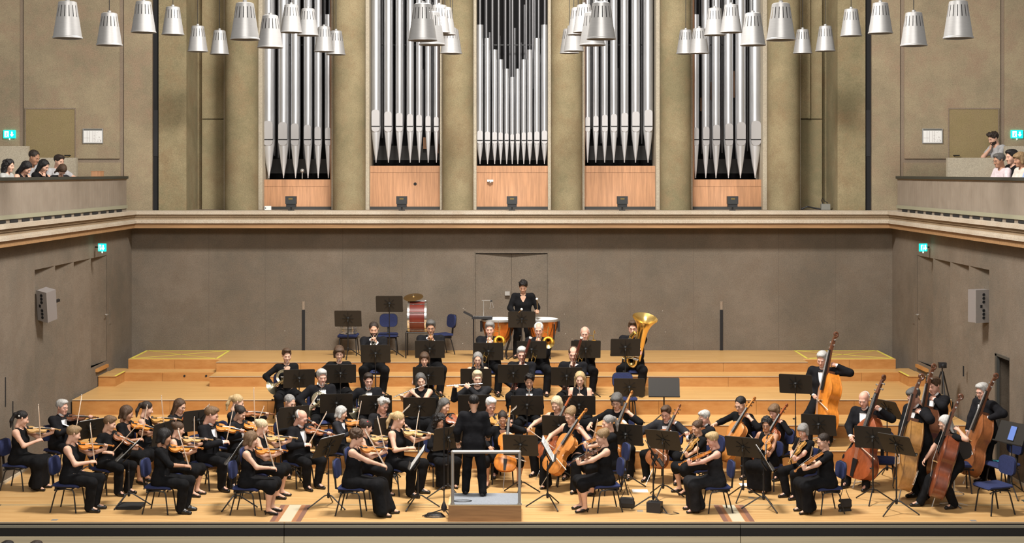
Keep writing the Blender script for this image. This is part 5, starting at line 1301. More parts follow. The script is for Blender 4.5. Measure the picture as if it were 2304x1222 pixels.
def wind(who, kind, hx, hy, gy, h, th, o, lean=.04, hd=(0, .18, 0), fat=1.05, seat=.46, d=None, mt=None, var=None):
    p = Person('sit', lean, 0, hd, seat=seat, male=o['m'], fat=fat, knees=.15, feet={1: (.17, .42), -1: (-.17, .40)})
    m = p.hc+p.HR @ (vec(0, .098, -.072)*HK(p.male))
    if kind == 'flute':
        d = unit(vec(*(d or (.97, .12, -.16)))); r = flute(m, d)
        p.arm(-1, m+d*.22+vec(0, .015, -.012), (-.4, .5, -.8), dorsal=(0, 1, .2), pose='grip', along=unit(vec(.75, -.2, .6)))
        p.arm(1, m+d*.42+vec(0, -.01, -.015), (.9, .1, -.5), dorsal=(.2, -.2, 1), pose='relax', along=unit(vec(-.25, .75, .35)))
    elif kind in ('oboe', 'clarinet'):
        d = unit(vec(*(d or (0, .55, -.83)))); r = reed(kind, m, d, .60 if kind == 'oboe' else .66, kind == 'oboe')
        p.arm(-1, m+d*.22, (-.5, -.1, -1), dorsal=(-.3, .8, .5), pose='grip', along=unit(vec(.8, .35, .3)))
        p.arm(1, m+d*.38, (.5, -.1, -1), dorsal=(.3, .8, .4), pose='grip', along=unit(vec(-.8, .35, .2)))
    elif kind == 'bassoon':
        r, q1, q2 = bassoon(m)
        p.arm(1, q1, (.9, -.4, -.2), dorsal=(.8, .5, 0), pose='grip', along=unit(vec(-.3, .8, -.3)))
        p.arm(-1, q2, (-.5, -.1, -1), dorsal=(-.3, .9, .2), pose='grip', along=unit(vec(.6, .5, .4)))
    elif kind == 'trumpet':
        r, q, x, up = trumpet(m, d or (0, .96, -.25), mt or BRASS)
        p.arm(-1, q-x*.035-up*.02, (-.5, -.1, -1), dorsal=(-.9, .2, .1), pose='grip', along=unit(vec(.3, .6, .7)))
        p.arm(1, q+x*.03+up*.04, (.5, -.1, -1), dorsal=(.6, .1, .8), pose='grip', along=unit(vec(-.4, .6, .65)))
    elif kind == 'trombone':
        r, q1, q2 = trombone(m)
        p.arm(-1, q1, (-.5, -.1, -1), dorsal=(-.9, .3, 0), pose='grip', along=unit(vec(.35, .4, .8)))
        p.arm(1, q2, (.5, -.1, -1), dorsal=(.8, .3, .3), pose='grip', along=unit(vec(-.35, .7, .4)))
    elif kind == 'french_horn':
        r, q1, q2 = horn(m)
        p.arm(-1, q1, (-.5, -.1, -1), dorsal=(-.2, .9, .3), pose='grip', along=unit(vec(.7, .5, .3)))
        p.arm(1, q2, (.9, -.3, -.2), dorsal=(.8, .3, .2), pose='flat', along=unit(vec(-.4, .6, .2)))
    elif kind == 'tuba':
        r, q1, q2 = tuba(m)
        p.arm(1, q1, (.5, -.1, -1), dorsal=(.3, .9, .2), pose='grip', along=unit(vec(-.7, .6, .1)))
        p.arm(-1, q2, (-.5, -.1, -1), dorsal=(-.9, .3, .2), pose='grip', along=unit(vec(.1, .8, .4)))
    M = place(p, hx, hy, gy, h, th); person(p, M, o, who, f'playing the {kind.replace("french_horn", "horn")}')
    nm = kind.replace('_', ' '); carry(r, M, f'{nm} played by {who}', nm, None)
    chair(M, f'stage chair under {who}')
    return M
def L(m, hair_, hc, top, bottom, **k): return dict(m=m, hair=hair_, hc=hc, top=top, bottom=bottom, **k)
T, W = True, False
# ---- first and second violins
violinist('woman with long black ponytail beside the left wall', 50, 942, 1100, 82, L(W, 'ponytail', 'black', 'sleeveless', 'longskirt', acc=['clip']), var='pale', t=.42)
violinist('grey-haired man in glasses behind the leftmost stand', 140, 916, 1064, 58, L(T, 'short', 'silver', 'tux', 'trousers', glasses=1, skin='rosy'), var='dark', t=.45, hd=(.1, .1, 0), raise_=.08)
violinist('woman with short blond hair in sleeveless black top', 166, 977, 1148, 84, L(W, 'short', 'darkblond', 'sleeveless', 'trousers'), var='orange', t=.55)
violinist('older woman with wavy light brown hair and black shirt', 247, 953, 1108, 62, L(W, 'short', 'lightbrown', 'threequarter', 'trousers'), var='brown', t=.60, raise_=-.45, swing=.25)
violinist('woman with brown shoulder-length hair and low neckline', 286, 930, 1084, 74, L(W, 'bob', 'brown', 'short', 'skirt', skin='tan', collar='skin'), var='orange', raise_=-.2, t=.5)
violinist('woman with dark ponytail looking sideways', 331, 920, 1070, 80, L(W, 'ponytail', 'dark', 'sleeveless', 'skirt'), var='gold', t=.42)
violinist('young woman in glasses with long brown hair', 405, 914, 1060, 36, L(W, 'long', 'brown', 'long', 'trousers', glasses=1, col='softblack'), var='red', t=.50, swing=.3, raise_=-.3)
violinist('woman with dark bob and cut-out shoulder top', 371, 983, 1152, 84, L(W, 'bob', 'black', 'elbow', 'trousers', skin='tan', heels=1), var='orange', t=.62, swing=-.15)
violinist('woman in glasses with brown hair pinned up', 402, 966, 1114, 80, L(W, 'bun', 'brown', 'sleeveless', 'skirt', glasses=1), var='pale', t=.45, swing=.1)
violinist('young man with short sandy hair and glasses', 476, 934, 1098, 62, L(T, 'short', 'lightbrown', 'tux', 'trousers', glasses=1, skin='rosy'), var='orange', t=.48, raise_=-.12)
violinist('woman with dark parted hair looking down', 541, 930, 1078, 48, L(W, 'bun', 'dark', 'long', 'trousers', col='softblack'), var='orange', t=.5, raise_=-.2, hd=(.35, .45, 0))
violinist('blond woman with ponytail at the back of the violins', 535, 905, 1060, 72, L(W, 'ponytail', 'blond', 'long', 'trousers', col='softblack'), var='brown', t=.40)
violinist('woman with grey-brown shoulder hair in sleeveless dress', 566, 989, 1154, 84, L(W, 'bob', 'lightbrown', 'sleeveless', 'skirt', heels=1), var='orange', t=.62, swing=-.12)
violinist('woman with pale blond hair in a bun', 590, 961, 1118, 80, L(W, 'bun', 'paleblond', 'sleeveless', 'skirt'), var='pale', t=.50)
violinist('bald man in glasses and dinner jacket with violin', 678, 940, 1094, 46, L(T, 'bald', 'silver', 'tux', 'trousers', glasses=1, skin='rosy'), var='brown', t=.55, raise_=-.1, swing=.2, hd=(.45, .4, 0), fat=1.12)
violinist('woman with short grey hair and glasses below the horns', 652, 906, 1064, 24, L(W, 'cropped', 'grey', 'long', 'trousers', glasses=1, col='softblack'), var='red', raise_=-.2, t=.4)
violinist('smiling woman with grey bob and black leather jacket', 769, 930, 1064, 66, L(W, 'bob', 'silver', 'long', 'trousers', col='grey', collar='white'), kind='viola', var='amber', t=.40, swing=.2)
violinist('man with wavy grey hair and glasses in black shirt', 862, 912, 1062, 14, L(T, 'messy', 'silver', 'long', 'trousers', glasses=1, skin='rosy', col='softblack', collar='skin'), kind='viola', var='dark', t=.55, swing=.25, raise_=-.2)
violinist('dark-haired woman with red hair flower, half hidden', 824, 962, 1118, 82, L(W, 'updo', 'dark', 'sleeveless', 'longskirt', acc=['flower']), var='pale', t=.52, raise_=.02)
violinist('woman with curly pinned hair in long black gown', 803, 984, 1156, 84, L(W, 'curly', 'brown', 'sleeveless', 'longskirt', acc=['clip'], skin='fair'), var='amber', t=.62, fat=1.18, swing=-.35, feet={1: (.20, .52), -1: (-.05, .60)})
violinist('blond woman with ponytail and one-shoulder top', 897, 945, 1110, 66, L(W, 'ponytail', 'blond', 'sleeveless', 'trousers'), var='pale', t=.55, raise_=-.05, swing=.15, knees=.16)
violinist('woman with long grey hair behind the curly-haired player', 1000, 913, 1062, 18, L(W, 'long', 'darkgrey', 'long', 'trousers'), kind='viola', var='red', t=.5, swing=.3, raise_=-.35)
violinist('woman with dark curly hair next to the conductor', 990, 947, 1090, 28, L(W, 'curlylong', 'black', 'threequarter', 'longskirt', skin='warm'), var='brown', t=.5, raise_=-.2, hd=(.35, .35, 0))
violinist('white-haired man in glasses behind the conductor', 1104, 912, 1064, -8, L(T, 'short', 'white', 'long', 'trousers', glasses=1, skin='rosy', col='softblack'), kind='viola', var='gold', t=.45, swing=.2, raise_=-.35)
# ---- violas on the right
violinist('woman with blond updo and open-backed dress', 1354, 984, 1148, -80, L(W, 'updo', 'darkblond', 'sleeveless', 'skirt', heels=1), kind='viola', az=.28, var='dark', t=.50, raise_=-.16, tilt=.25, hd=(.1, .25, 0), swing=.3)
violinist('woman with grey-brown ponytail and pink hair band', 1368, 952, 1110, -78, L(W, 'ponytail', 'grey', 'short', 'skirt', acc=['scrunchie']), kind='viola', az=.28, var='amber', t=.45, hd=(.15, .2, 0), raise_=-.1)
violinist('woman with brown tied hair facing sideways', 1568, 968, 1106, -66, L(W, 'bun', 'brown', 'short', 'skirt', skin='warm'), kind='viola', az=.45, var='gold', t=.50, raise_=-.35, tilt=.5, swing=.2, hd=(.2, .3, 0))
violinist('white-haired man in dinner jacket among the violas', 1585, 940, 1084, -70, L(T, 'short', 'silver', 'tux', 'trousers', skin='rosy'), kind='viola', az=.28, var='brown', t=.45, hd=(.2, .3, 0))
violinist('woman with short blond hair and satin dress', 1603, 990, 1150, -84, L(W, 'short', 'blond', 'sleeveless', 'longskirt', heels=1, col='softblack', col2='softblack', skin='rosy'), kind='viola', az=.28, var='orange', t=.42, raise_=-.12, tilt=.35, swing=.3, fat=1.12, hd=(.1, .35, 0))
violinist('woman with black curly hair and glasses smiling', 1725, 955, 1100, -34, L(W, 'curly', 'black', 'sleeveless', 'longskirt', glasses=1, skin='tan'), kind='viola', az=.28, var='amber', t=.55, raise_=-.45, hd=(.2, .2, 0))
violinist('woman with short grey hair among the violas', 1807, 970, 1116, -58, L(W, 'pageboy', 'grey', 'short', 'trousers', skin='rosy'), kind='viola', az=.28, var='gold', t=.45, raise_=-.35, hd=(.3, .35, 0))
violinist('woman with short dark hair beside a bag', 1852, 993, 1152, -80, L(W, 'cropped', 'dark', 'short', 'longskirt', glasses=1, heels=1, fat=1), kind='viola', az=.28, var='amber', t=.40, raise_=-.25, tilt=.3, swing=.25, fat=1.15, hd=(.1, .25, 0))
# ---- cellos
cellist('woman with tied dark hair facing the podium', 1131, 942, 1086, 2, L(W, 'bun', 'dark', 'long', 'skirt', skin='tan', collar='skin'), 'orange', recl=(-.03, .46, .30), scr=(-.14, .02, 1.32))
cellist('woman with fair pinned hair and glasses', 1283, 935, 1096, -38, L(W, 'updo', 'darkblond', 'sleeveless', 'longskirt', glasses=1), 'amber', recl=(.14, .52, .30), scr=(-.22, .02, 1.22))
cellist('woman with blond bob and bare arms', 1252, 910, 1066, -26, L(W, 'bob', 'paleblond', 'sleeveless', 'trousers'), 'red', t=.72, recl=(.06, .50, .30), scr=(-.20, .02, 1.24))
cellist('woman with dark grey hair and glasses in black top', 1388, 903, 1066, -22, L(W, 'pageboy', 'darkgrey', 'threequarter', 'trousers', glasses=1), 'amber', t=.72, recl=(.06, .50, .30), scr=(-.20, .02, 1.24))
cellist('man with brown hair, glasses and dark suit', 1499, 930, 1078, -26, L(T, 'quiff', 'brown', 'tux', 'trousers', glasses=1, skin='rosy', col='grey'), 'brown', t=.72, recl=(.10, .50, .30), scr=(-.22, .04, 1.28))
cellist('woman with short black hair and red glasses', 1666, 910, 1066, -46, L(W, 'cropped', 'black', 'threequarter', 'trousers', glasses=1), 'amber', t=.72, recl=(.10, .54, .30), scr=(-.22, .02, 1.26))
cellist('woman with short grey-brown hair at the rear cello desk', 1742, 926, 1070, -50, L(W, 'pageboy', 'lightbrown', 'long', 'trousers', skin='rosy'), 'red', t=.72, recl=(.08, .52, .30), scr=(-.22, .02, 1.28))
# ---- double basses
def stool(M, hgt, lab):
    r = empty('bass_stool'); MB().lathe([(.001, 0), (.15, 0), (.165, .02), (.16, .05), (.02, .06), (.001, .06)], 20, M=Matrix.Translation((0, 0, hgt-.06))).build('seat', SHELL, r, smooth=True)
    MB().tube([(0, 0, .05), (0, 0, hgt-.06)], .022, 10).build('column', CHROME, r)
    MB().tube([(.17*math.cos(a), .17*math.sin(a), .22) for a in np.linspace(0, 2*PI, 21)], .01, 6, cap=False).build('foot_ring', CHROME, r)
    for k in range(5): a = 2*PI*k/5; MB().tube([(0, 0, .07), (.24*math.cos(a), .24*math.sin(a), .02)], .014, 6).build('leg', CHROME, r)
    loc = M.translation; r.location = loc; tag(r, lab, 'stool', 'bass players stools'); return r
p, M = bassist('grey-haired seated man on the platform with an orange bass', 1850, 808, 992, -24, L(T, 'short', 'silver', 'tux', 'trousers', skin='rosy'), 'orange', 'sit', .70, h=.34, tail=(-.06, .40, .16), scr=(-.30, .04, 1.86), nrm=(.75, .62, .1), hd=(-.1, .3, 0))
stool(M, .68, 'round stool under the seated bass player on the platform')
p, M = bassist('bald older man in dinner jacket with a red-brown bass', 1944, 899, 1092, -40, L(T, 'bald', 'silver', 'tux', 'trousers', skin='rosy'), 'red', 'sit', .72, tail=(-.02, .46, .17), scr=(-.36, .05, 1.78), nrm=(.25, .95, .1), hd=(.1, .3, 0))
stool(M, .70, 'round stool under the bald bass player')
p, M = bassist('tall man with dark grey hair and a golden-brown bass', 2056, 893, 1122, -62, L(T, 'short', 'darkgrey', 'tux', 'trousers', skin='rosy'), 'honey', 'stand', tail=(-.04, .44, .17), scr=(-.20, .06, 1.90), nrm=(.55, .83, .05), hd=(.1, .35, 0), lean=.14)
p, M = bassist('man half hidden behind a bass scroll', 2102, 868, 1084, -60, L(T, 'short', 'brown', 'tux', 'trousers', skin='rosy'), 'dark', 'stand', tail=(-.02, .44, .17), scr=(-.10, .12, 1.92), hd=(.1, .2, 0))
p, M = bassist('woman with silver hair, glasses and black T-shirt', 2126, 953, 1140, -72, L(W, 'long', 'white', 'short', 'trousers', glasses=1), 'mahogany', 'sit', .68, tail=(-.06, .42, .17), scr=(-.24, -.05, 1.84), nrm=(.5, .86, .05), hd=(.0, .25, 0), rhand=(.30, .52, .62), feet={1: (.20, .55), -1: (-.14, .10)}, lean=.2)
stool(M, .66, 'round chrome stool behind the woman bass player')
p, M = bassist('grey-haired man in glasses before the dark doorway', 2210, 880, 1088, -66, L(T, 'short', 'silver', 'tux', 'trousers', glasses=1, skin='rosy'), 'brown', 'stand', tail=(-.02, .48, .17), scr=(-.34, .02, 1.86), nrm=(.35, .9, .05), hd=(.1, .2, 0), hand=1.12)
# ---- winds
P1, P2, P3, P5 = .34, .59, .90, 1.35
wind('woman with short brown hair holding the upper left horn', 'french_horn', 645, 800, 945, P2, 18, L(W, 'quiff', 'brown', 'long', 'trousers', collar='skin'))
wind('grey-haired man in dinner jacket holding a low horn', 'french_horn', 724, 848, 1000, P1, 22, L(T, 'short', 'silver', 'tux', 'trousers', skin='rosy'))
wind('woman in glasses with brown hair holding a horn', 'french_horn', 763, 795, 945, P2, 10, L(W, 'pageboy', 'brown', 'long', 'trousers', glasses=1, collar='skin'))
wind('man with dark parted hair and glasses holding a horn', 'french_horn', 829, 856, 1000, P1, 14, L(T, 'short', 'dark', 'tux', 'trousers', glasses=1, skin='rosy'))
wind('man with long dark hair and beard', 'trumpet', 841, 741, 884, P3, 6, L(T, 'ponytail', 'dark', 'tux', 'trousers', beard=1, skin='warm'), mt=SILVER)
wind('man with greying hair and glasses', 'trumpet', 969, 737, 884, P3, 4, L(T, 'short', 'darkgrey', 'tux', 'trousers', glasses=1, skin='tan'), mt=BRASS)
wind('woman with straight brown hair above the flutes', 'clarinet', 955, 808, 945, P2, 2, L(W, 'pageboy', 'brown', 'sleeveless', 'trousers'))
wind('woman with long grey hair and glasses', 'clarinet', 1075, 808, 945, P2, 0, L(W, 'long', 'grey', 'sleeveless', 'trousers', glasses=1))
wind('woman with dark grey bob', 'flute', 947, 856, 1002, P1, -6, L(W, 'bob', 'darkgrey', 'sleeveless', 'longskirt'), d=(.93, .18, -.36), hd=(.25, .2, .15))
wind('short-haired blond player in glasses', 'flute', 1074, 851, 1002, P1, 0, L(T, 'short', 'paleblond', 'long', 'trousers', glasses=1, col='softblack'), d=(.98, .12, -.05), hd=(.15, .1, 0))
wind('man with black wavy hair in dinner jacket', 'oboe', 1191, 858, 1002, P1, -2, L(T, 'messy', 'black', 'tux', 'trousers', skin='tan'))
wind('woman with long blond hair in black vest top', 'oboe', 1305, 853, 1002, P1, -6, L(W, 'long', 'blond', 'sleeveless', 'longskirt'))
wind('grey-haired man in glasses below the timpani', 'bassoon', 1174, 797, 945, P2, -2, L(T, 'short', 'silver', 'tux', 'trousers', glasses=1, skin='rosy'))
wind('balding man in glasses and bow tie', 'bassoon', 1290, 797, 945, P2, -6, L(T, 'receding', 'brown', 'tux', 'trousers', glasses=1, skin='rosy'))
wind('man with short grey hair at the first slide', 'trombone', 1102, 740, 884, P3, -2, L(T, 'short', 'grey', 'tux', 'trousers', skin='rosy'))
wind('man with white hair and moustache at the second slide', 'trombone', 1212, 742, 884, P3, -4, L(T, 'receding', 'white', 'tux', 'trousers', glasses=1, skin='rosy'))
wind('bald man in glasses at the third slide', 'trombone', 1316, 750, 884, P3, -6, L(T, 'bald', 'white', 'tux', 'trousers', glasses=1, skin='rosy'))
wind('man with brown hair and glasses half hidden by brass', 'tuba', 1424, 738, 884, P3, -8, L(T, 'quiff', 'brown', 'tux', 'trousers', glasses=1, skin='rosy'))
# ---- conductor and timpanist
p = Person('stand', .02, 0, (.1, .15, 0), male=True, feet={1: (.17, -.03), -1: (-.15, .10)})
p.arm(1, p.tp((.24, .30, .06)), (.35, -.8, -.8), dorsal=(.3, .2, 1), pose='relax'); p.arm(-1, p.tp((-.30, .16, -.04)), (-.4, -.8, -.6), dorsal=(-.5, .2, .8), pose='relax')
M = place(p, 1066, 906, 1115, .27, 176); person(p, M, L(T, 'cropped', 'black', 'tux', 'trousers', skin='warm'), 'conductor in black suit', 'standing on the podium with his back turned')
CONDM = M
bt = empty('baton'); MB().tube([(0, 0, 0), (0, .36, 0)], [.0035, .0015], 6).build('shaft', PAPER, bt); MB().ball((0, 0, 0), (.010, .02, .010), 8).build('grip', VARN['pale'], bt)
wr = p.hand[1][1]+p.hand[1][2]*.08; Mb, *_ = frame(wr, (-.2, .9, .2), (0, 0, 1)); carry(bt, M @ Mb, 'thin white baton in the hand of the conductor', 'baton')
p = Person('stand', .16, 0, (-.05, .35, 0), male=True, feet={1: (.16, .0), -1: (-.16, .0)})
p.arm(1, p.tp((.16, .40, .14)), (.7, -.2, -.8), dorsal=(.3, .2, 1), pose='grip'); p.arm(-1, p.tp((-.32, .34, .22)), (-.5, -.2, -1), dorsal=(-.3, .3, .9), pose='grip')
M = place(p, 1177, 645, 806, P5, 0); person(p, M, L(T, 'messy', 'black', 'long', 'trousers', skin='warm', collar='skin'), 'dark-haired man in open black shirt', 'playing the timpani at the top')
for i, dv, lb in ((1, (-.35, .65, .45), 'lowered'), (-1, (.05, .35, .95), 'raised')):
    ml = empty('timpani_mallet'); MB().tube([(0, -.08, 0), (0, .30, 0)], .006, 6).build('shaft', VARN['pale'], ml); MB().ball((0, .30, 0), .028, 10).build('felt_head', PAPER, ml, smooth=True)
    g = p.hand[i][1]+p.hand[i][2]*.075; Mb, *_ = frame(g, dv, (0, 0, 1)); carry(ml, M @ Mb, f'white-headed timpani mallet in the {lb} hand of the timpanist', 'mallet')
# ------------------------------------------------------------------ podium
YP0, YP1 = 23.94, 24.84; X0, X1 = UX(1009, YP0), UX(1173, YP0)
pod = empty('podium', ((X0+X1)/2, (YP0+YP1)/2, 0)); tag(pod, 'low wooden conductor podium with grey carpet and steel rail', 'podium')
hw, hd_ = (X1-X0)/2, (YP1-YP0)/2; PW = mat('podium_wood', (.36, .19, .08), .5, noise=.3, nscale=3, stretch=(.5, 1, 9))
PWL = mat('podium_edge', (.62, .46, .26), .5)
MB().box(-hw, hw, -hd_, hd_, 0, .262).build('box', PW, pod); MB().box(-hw-.004, hw+.004, -hd_-.004, hd_+.004, .262, .268).build('edge', PWL, pod)
MB().box(-hw+.03, hw-.05, -hd_+.015, hd_-.02, .266, .273).build('carpet', mat('carpet_grey', (.23, .25, .28), .95, noise=.25, nscale=60), pod)
rx0, rx1 = UX(1018, YP0)-(X0+X1)/2, UX(1169, YP0)-(X0+X1)/2; ry = -hd_+.04
for x in (rx0, rx1): MB().tube([(x, ry, .27), (x, ry, 1.13)], .026, 10).build('rail_post', STEEL, pod, smooth=True); MB().lathe([(.04, .27), (.04, .285)], 10, M=Matrix.Translation((x, ry, 0))).build('post_foot', STEEL, pod)
MB().tube([(rx0, ry, 1.13), (rx1, ry, 1.13)], .028, 10).ball((rx0, ry, 1.13), .030, 8).ball((rx1, ry, 1.13), .030, 8).build('hand_rail', STEEL, pod, smooth=True)
c = MB().tube([(-.50+.0*a, -.2, .278) if False else (-.38+.16*math.cos(a), -.18+.07*math.sin(a), .279) for a in np.linspace(0, 2*PI, 17)], .006, 5, cap=False).build('loose_cable', SHELL); c.location = pod.location; tag(c, 'black cable loop lying on the podium carpet', 'cable')
# microphone stand before the podium
Y = GY(1163); r = empty('microphone_stand', (UX(999, Y), Y, 0)); tag(r, 'black microphone stand on tripod left of the podium', 'microphone stand')
MB().lathe([(.02, .10), (.045, .11), (.05, .16), (.02, .24), (.012, .26)], 12).build('hub', SHELL, r, smooth=True)
MB().tube([(0, 0, .08), (0, 0, 1.5)], .011, 8).build('pole', BLACK, r); MB().tube([(0, 0, 1.5), (0, -.02, 1.62)], [.012, .02], 8).build('microphone', SHELL, r)
for k in range(3): a = -PI/2+.5+k*2*PI/3; MB().tube([(0, 0, .13), (.36*math.cos(a), .36*math.sin(a), .012)], .009, 6).build('leg', BLACK, r)
MB().lathe([(.02, .9), (.02, .96)], 8).build('clutch', SHELL, r)
cc = MB()
for k in range(5): cc.tube([(UX(978, Y)+(.17-.012*k)*math.cos(a), Y+.0+(.10-.008*k)*math.sin(a), .008+.012*k) for a in np.linspace(0, 2*PI, 19)], .006, 5, cap=False)
tag(cc.build('cable_coil', SHELL), 'coiled black cable on the floor beside the microphone stand', 'cable')

# ------------------------------------------------------------------ music stands: wind desks, backs to the hall
for who_, px, py, gy, h, hdg in (
    ('before the snare drums', 783, 717, 806, P5, 0), ('before the empty percussion chair, the highest', 876, 684, 806, P5, 0), ('before the timpanist', 1174, 719, 812, P5, 0),
    ('of the bearded trumpeter', 845, 796, 897, P3, 0), ('of the trumpeter in glasses', 967, 786, 897, P3, 0), ('of the first trombonist', 1099, 791, 897, P3, 0), ('of the second trombonist', 1196, 787, 897, P3, 0),
    ('of the third trombonist', 1318, 786, 897, P3, 0), ('of the tuba player', 1407, 782, 897, P3, 0),
    ('of the upper left horn player', 673, 852, 956, P2, 12), ('of the horn player in glasses with brown hair', 766, 841, 956, P2, 6), ('of the brown-haired clarinettist', 964, 846, 956, P2, 0), ('of the grey-haired clarinettist', 1071, 850, 956, P2, 0),
    ('of the grey-haired bassoonist', 1155, 841, 956, P2, 0), ('of the balding bassoonist', 1275, 847, 956, P2, -2), ('before the empty platform chair', 1416, 872, 956, P2, -2),
    ('of the grey-haired low horn player', 757, 908, 1014, P1, 6), ('of the horn player with dark parted hair', 845, 911, 1014, P1, 4), ('of the flautist with dark grey bob', 944, 916, 1014, P1, 0), ('of the blond flautist', 1067, 910, 1014, P1, 0),
    ('of the oboist with black wavy hair', 1186, 912, 1014, P1, -2), ('of the oboist with long blond hair', 1303, 912, 1014, P1, -4), ('of the seated bass player on the platform', 1790, 864, 1010, P1, -18)):
    stand(px, py, gy, h, hdg, f'black music stand {who_}')
# the stand turned the other way, seen from its reading side
stand(1494, 872, 956, P2, 178, 'black music stand with the reading side showing, beside the tuba')
# ---- string desks
stand(202, 966, 1075, 0, 52, 'leftmost black music stand, of the grey-haired violinist', -6, 'white sheet music on the leftmost stand')
stand(290, 1014, 1138, 0, 94, 'edge-on music stand of the blond and wavy-haired violinists', -28, 'sheet music on the edge-on stand of the wavy-haired violinist')
stand(366, 975, 1095, 0, 70, 'large dark music stand behind the dark-bobbed violinist', 8)
stand(446, 946, 1072, 0, 40, 'black music stand of the young violinist in glasses', 8)
stand(530, 1018, 1143, 0, 92, 'edge-on music stand of the dark-bobbed violinist', -16, 'sheet music on the stand of the dark-bobbed violinist')
stand(739, 1004, 1142, 0, 56, 'wide black music stand of the violinist in sleeveless dress', -12, 'bright sheet music on the wide stand left of the gowned violinist')
stand(940, 1030, 1142, 0, 91, 'edge-on music stand before the gowned violinist', -18, 'sheet music on the stand before the gowned violinist')
stand(876, 962, 1082, 0, 30, 'black music stand behind the one-shoulder violinist', 6)
stand(660, 938, 1080, 0, 36, 'black music stand before the grey-haired violinist under the horns', 6)
stand(1008, 986, 1120, 0, 40, 'black music stand beside the conductor', 10)
stand(1171, 1002, 1112, 0, -10, 'black music stand of the cellist before the podium', 2)
stand(1232, 1010, 1142, 0, -93, 'edge-on music stand right of the podium', -12, 'white sheet music on the stand right of the podium')
stand(1258, 958, 1085, 0, -10, 'small dark music stand between the two cellists', 2)
stand(1408, 978, 1098, 0, -20, 'black music stand behind the pony-tailed violist', 4)
stand(1492, 990, 1120, 0, -28, 'tilted black music stand of the cellist in suit', -8)
stand(1470, 1020, 1146, 0, -88, 'edge-on music stand beside the black floor box', -14)
stand(1672, 1006, 1124, 0, -28, 'wide black music stand before the curly-haired violist', -6)
stand(1718, 1030, 1146, 0, -92, 'front music stand of the short-haired violists', -14, 'sheet music on the front stand of the short-haired violists')
stand(1842, 956, 1090, 0, -20, 'black music stand behind the grey-haired violist', 4)
stand(1964, 985, 1130, 0, -24, 'black music stand before the bald bass player', 4)
stand(2017, 1000, 1156, 0, -50, 'tilted music stand before the golden-brown bass', -14)
stand(1996, 920, 1078, 0, -60, 'music stand between the bald and the tall bass players', -14)
rs = stand(2276, 975, 1118, 0, 118, 'tilted music stand with a glowing tablet beside the right wall', -8)
tb = empty('tablet'); q = Matrix.Rotation(PI/2-math.radians(17), 4, 'X')
MB().prism(rrect(.15, .28, .012, 2), .008, .016, M=q).build('casing', SHELL, tb); MB().prism(rrect(.13, .25, .006, 2), .016, .018, M=q).build('screen', mat('tablet_screen', (.1, .16, .4), .3, emit=((.10, .18, .50), .45)), tb)
Yt = GY(1118); tb.matrix_world = Matrix.Translation((UX(2276, Yt), Yt, VZ(975, Yt))) @ Matrix.Rotation(PI+math.radians(118), 4, 'Z') @ Matrix.Rotation(math.radians(-8), 4, 'X') @ Matrix.Translation((.03, 0, 0)); tag(tb, 'glowing blue tablet on the music stand by the right wall', 'tablet')

# ------------------------------------------------------------------ empty chairs
def free_chair(px, gy, h, th, lab, k=1.05):
    Y = GY(gy, h); return chair(Matrix.Translation((UX(px, Y), Y, h)) @ Matrix.Rotation(PI+math.radians(th), 4, 'Z') @ Matrix.Scale(k, 4), lab)
free_chair(2236, 1154, 0, -72, 'empty blue chair nearest the right front stage corner')
c2 = free_chair(2256, 1102, 0, -72, 'empty blue chair with a teal cloth')
free_chair(2152, 1104, 0, 172, 'empty chair with its black back turned, behind the silver-haired bass player')
free_chair(1984, 1092, 0, -16, 'empty blue chair between the bass players')
free_chair(1405, 945, P2, 4, 'empty chair on the platform below the tuba')
free_chair(873, 797, P5, 2, 'empty blue chair on the percussion platform')
snc = free_chair(784, 798, P5, 0, 'chair carrying the snare drums on the percussion platform')
free_chair(993, 797, P5, -62, 'empty chair with black back beside the bass drum')
Y = GY(1102)
Mc = c2.matrix_world
cl = MB(); rg = random.Random(2); n = 7
vs = [Mc @ Vector((-.16+.32*i/(n-1)+rg.uniform(-.015, .015), -.16+.26*j/(n-1)+rg.uniform(-.01, .01), .474+rg.uniform(0, .028))) for j in range(n) for i in range(n)]
cl.add(vs, [(j*n+i, j*n+i+1, (j+1)*n+i+1, (j+1)*n+i) for j in range(n-1) for i in range(n-1)])
o = cl.build('cleaning_cloth', mat('cloth_teal', (.03, .26, .32), .9), smooth=True); sm = o.modifiers.new('thick', 'SOLIDIFY'); sm.thickness = .006; tag(o, 'crumpled teal cloth lying on an empty chair', 'cloth')

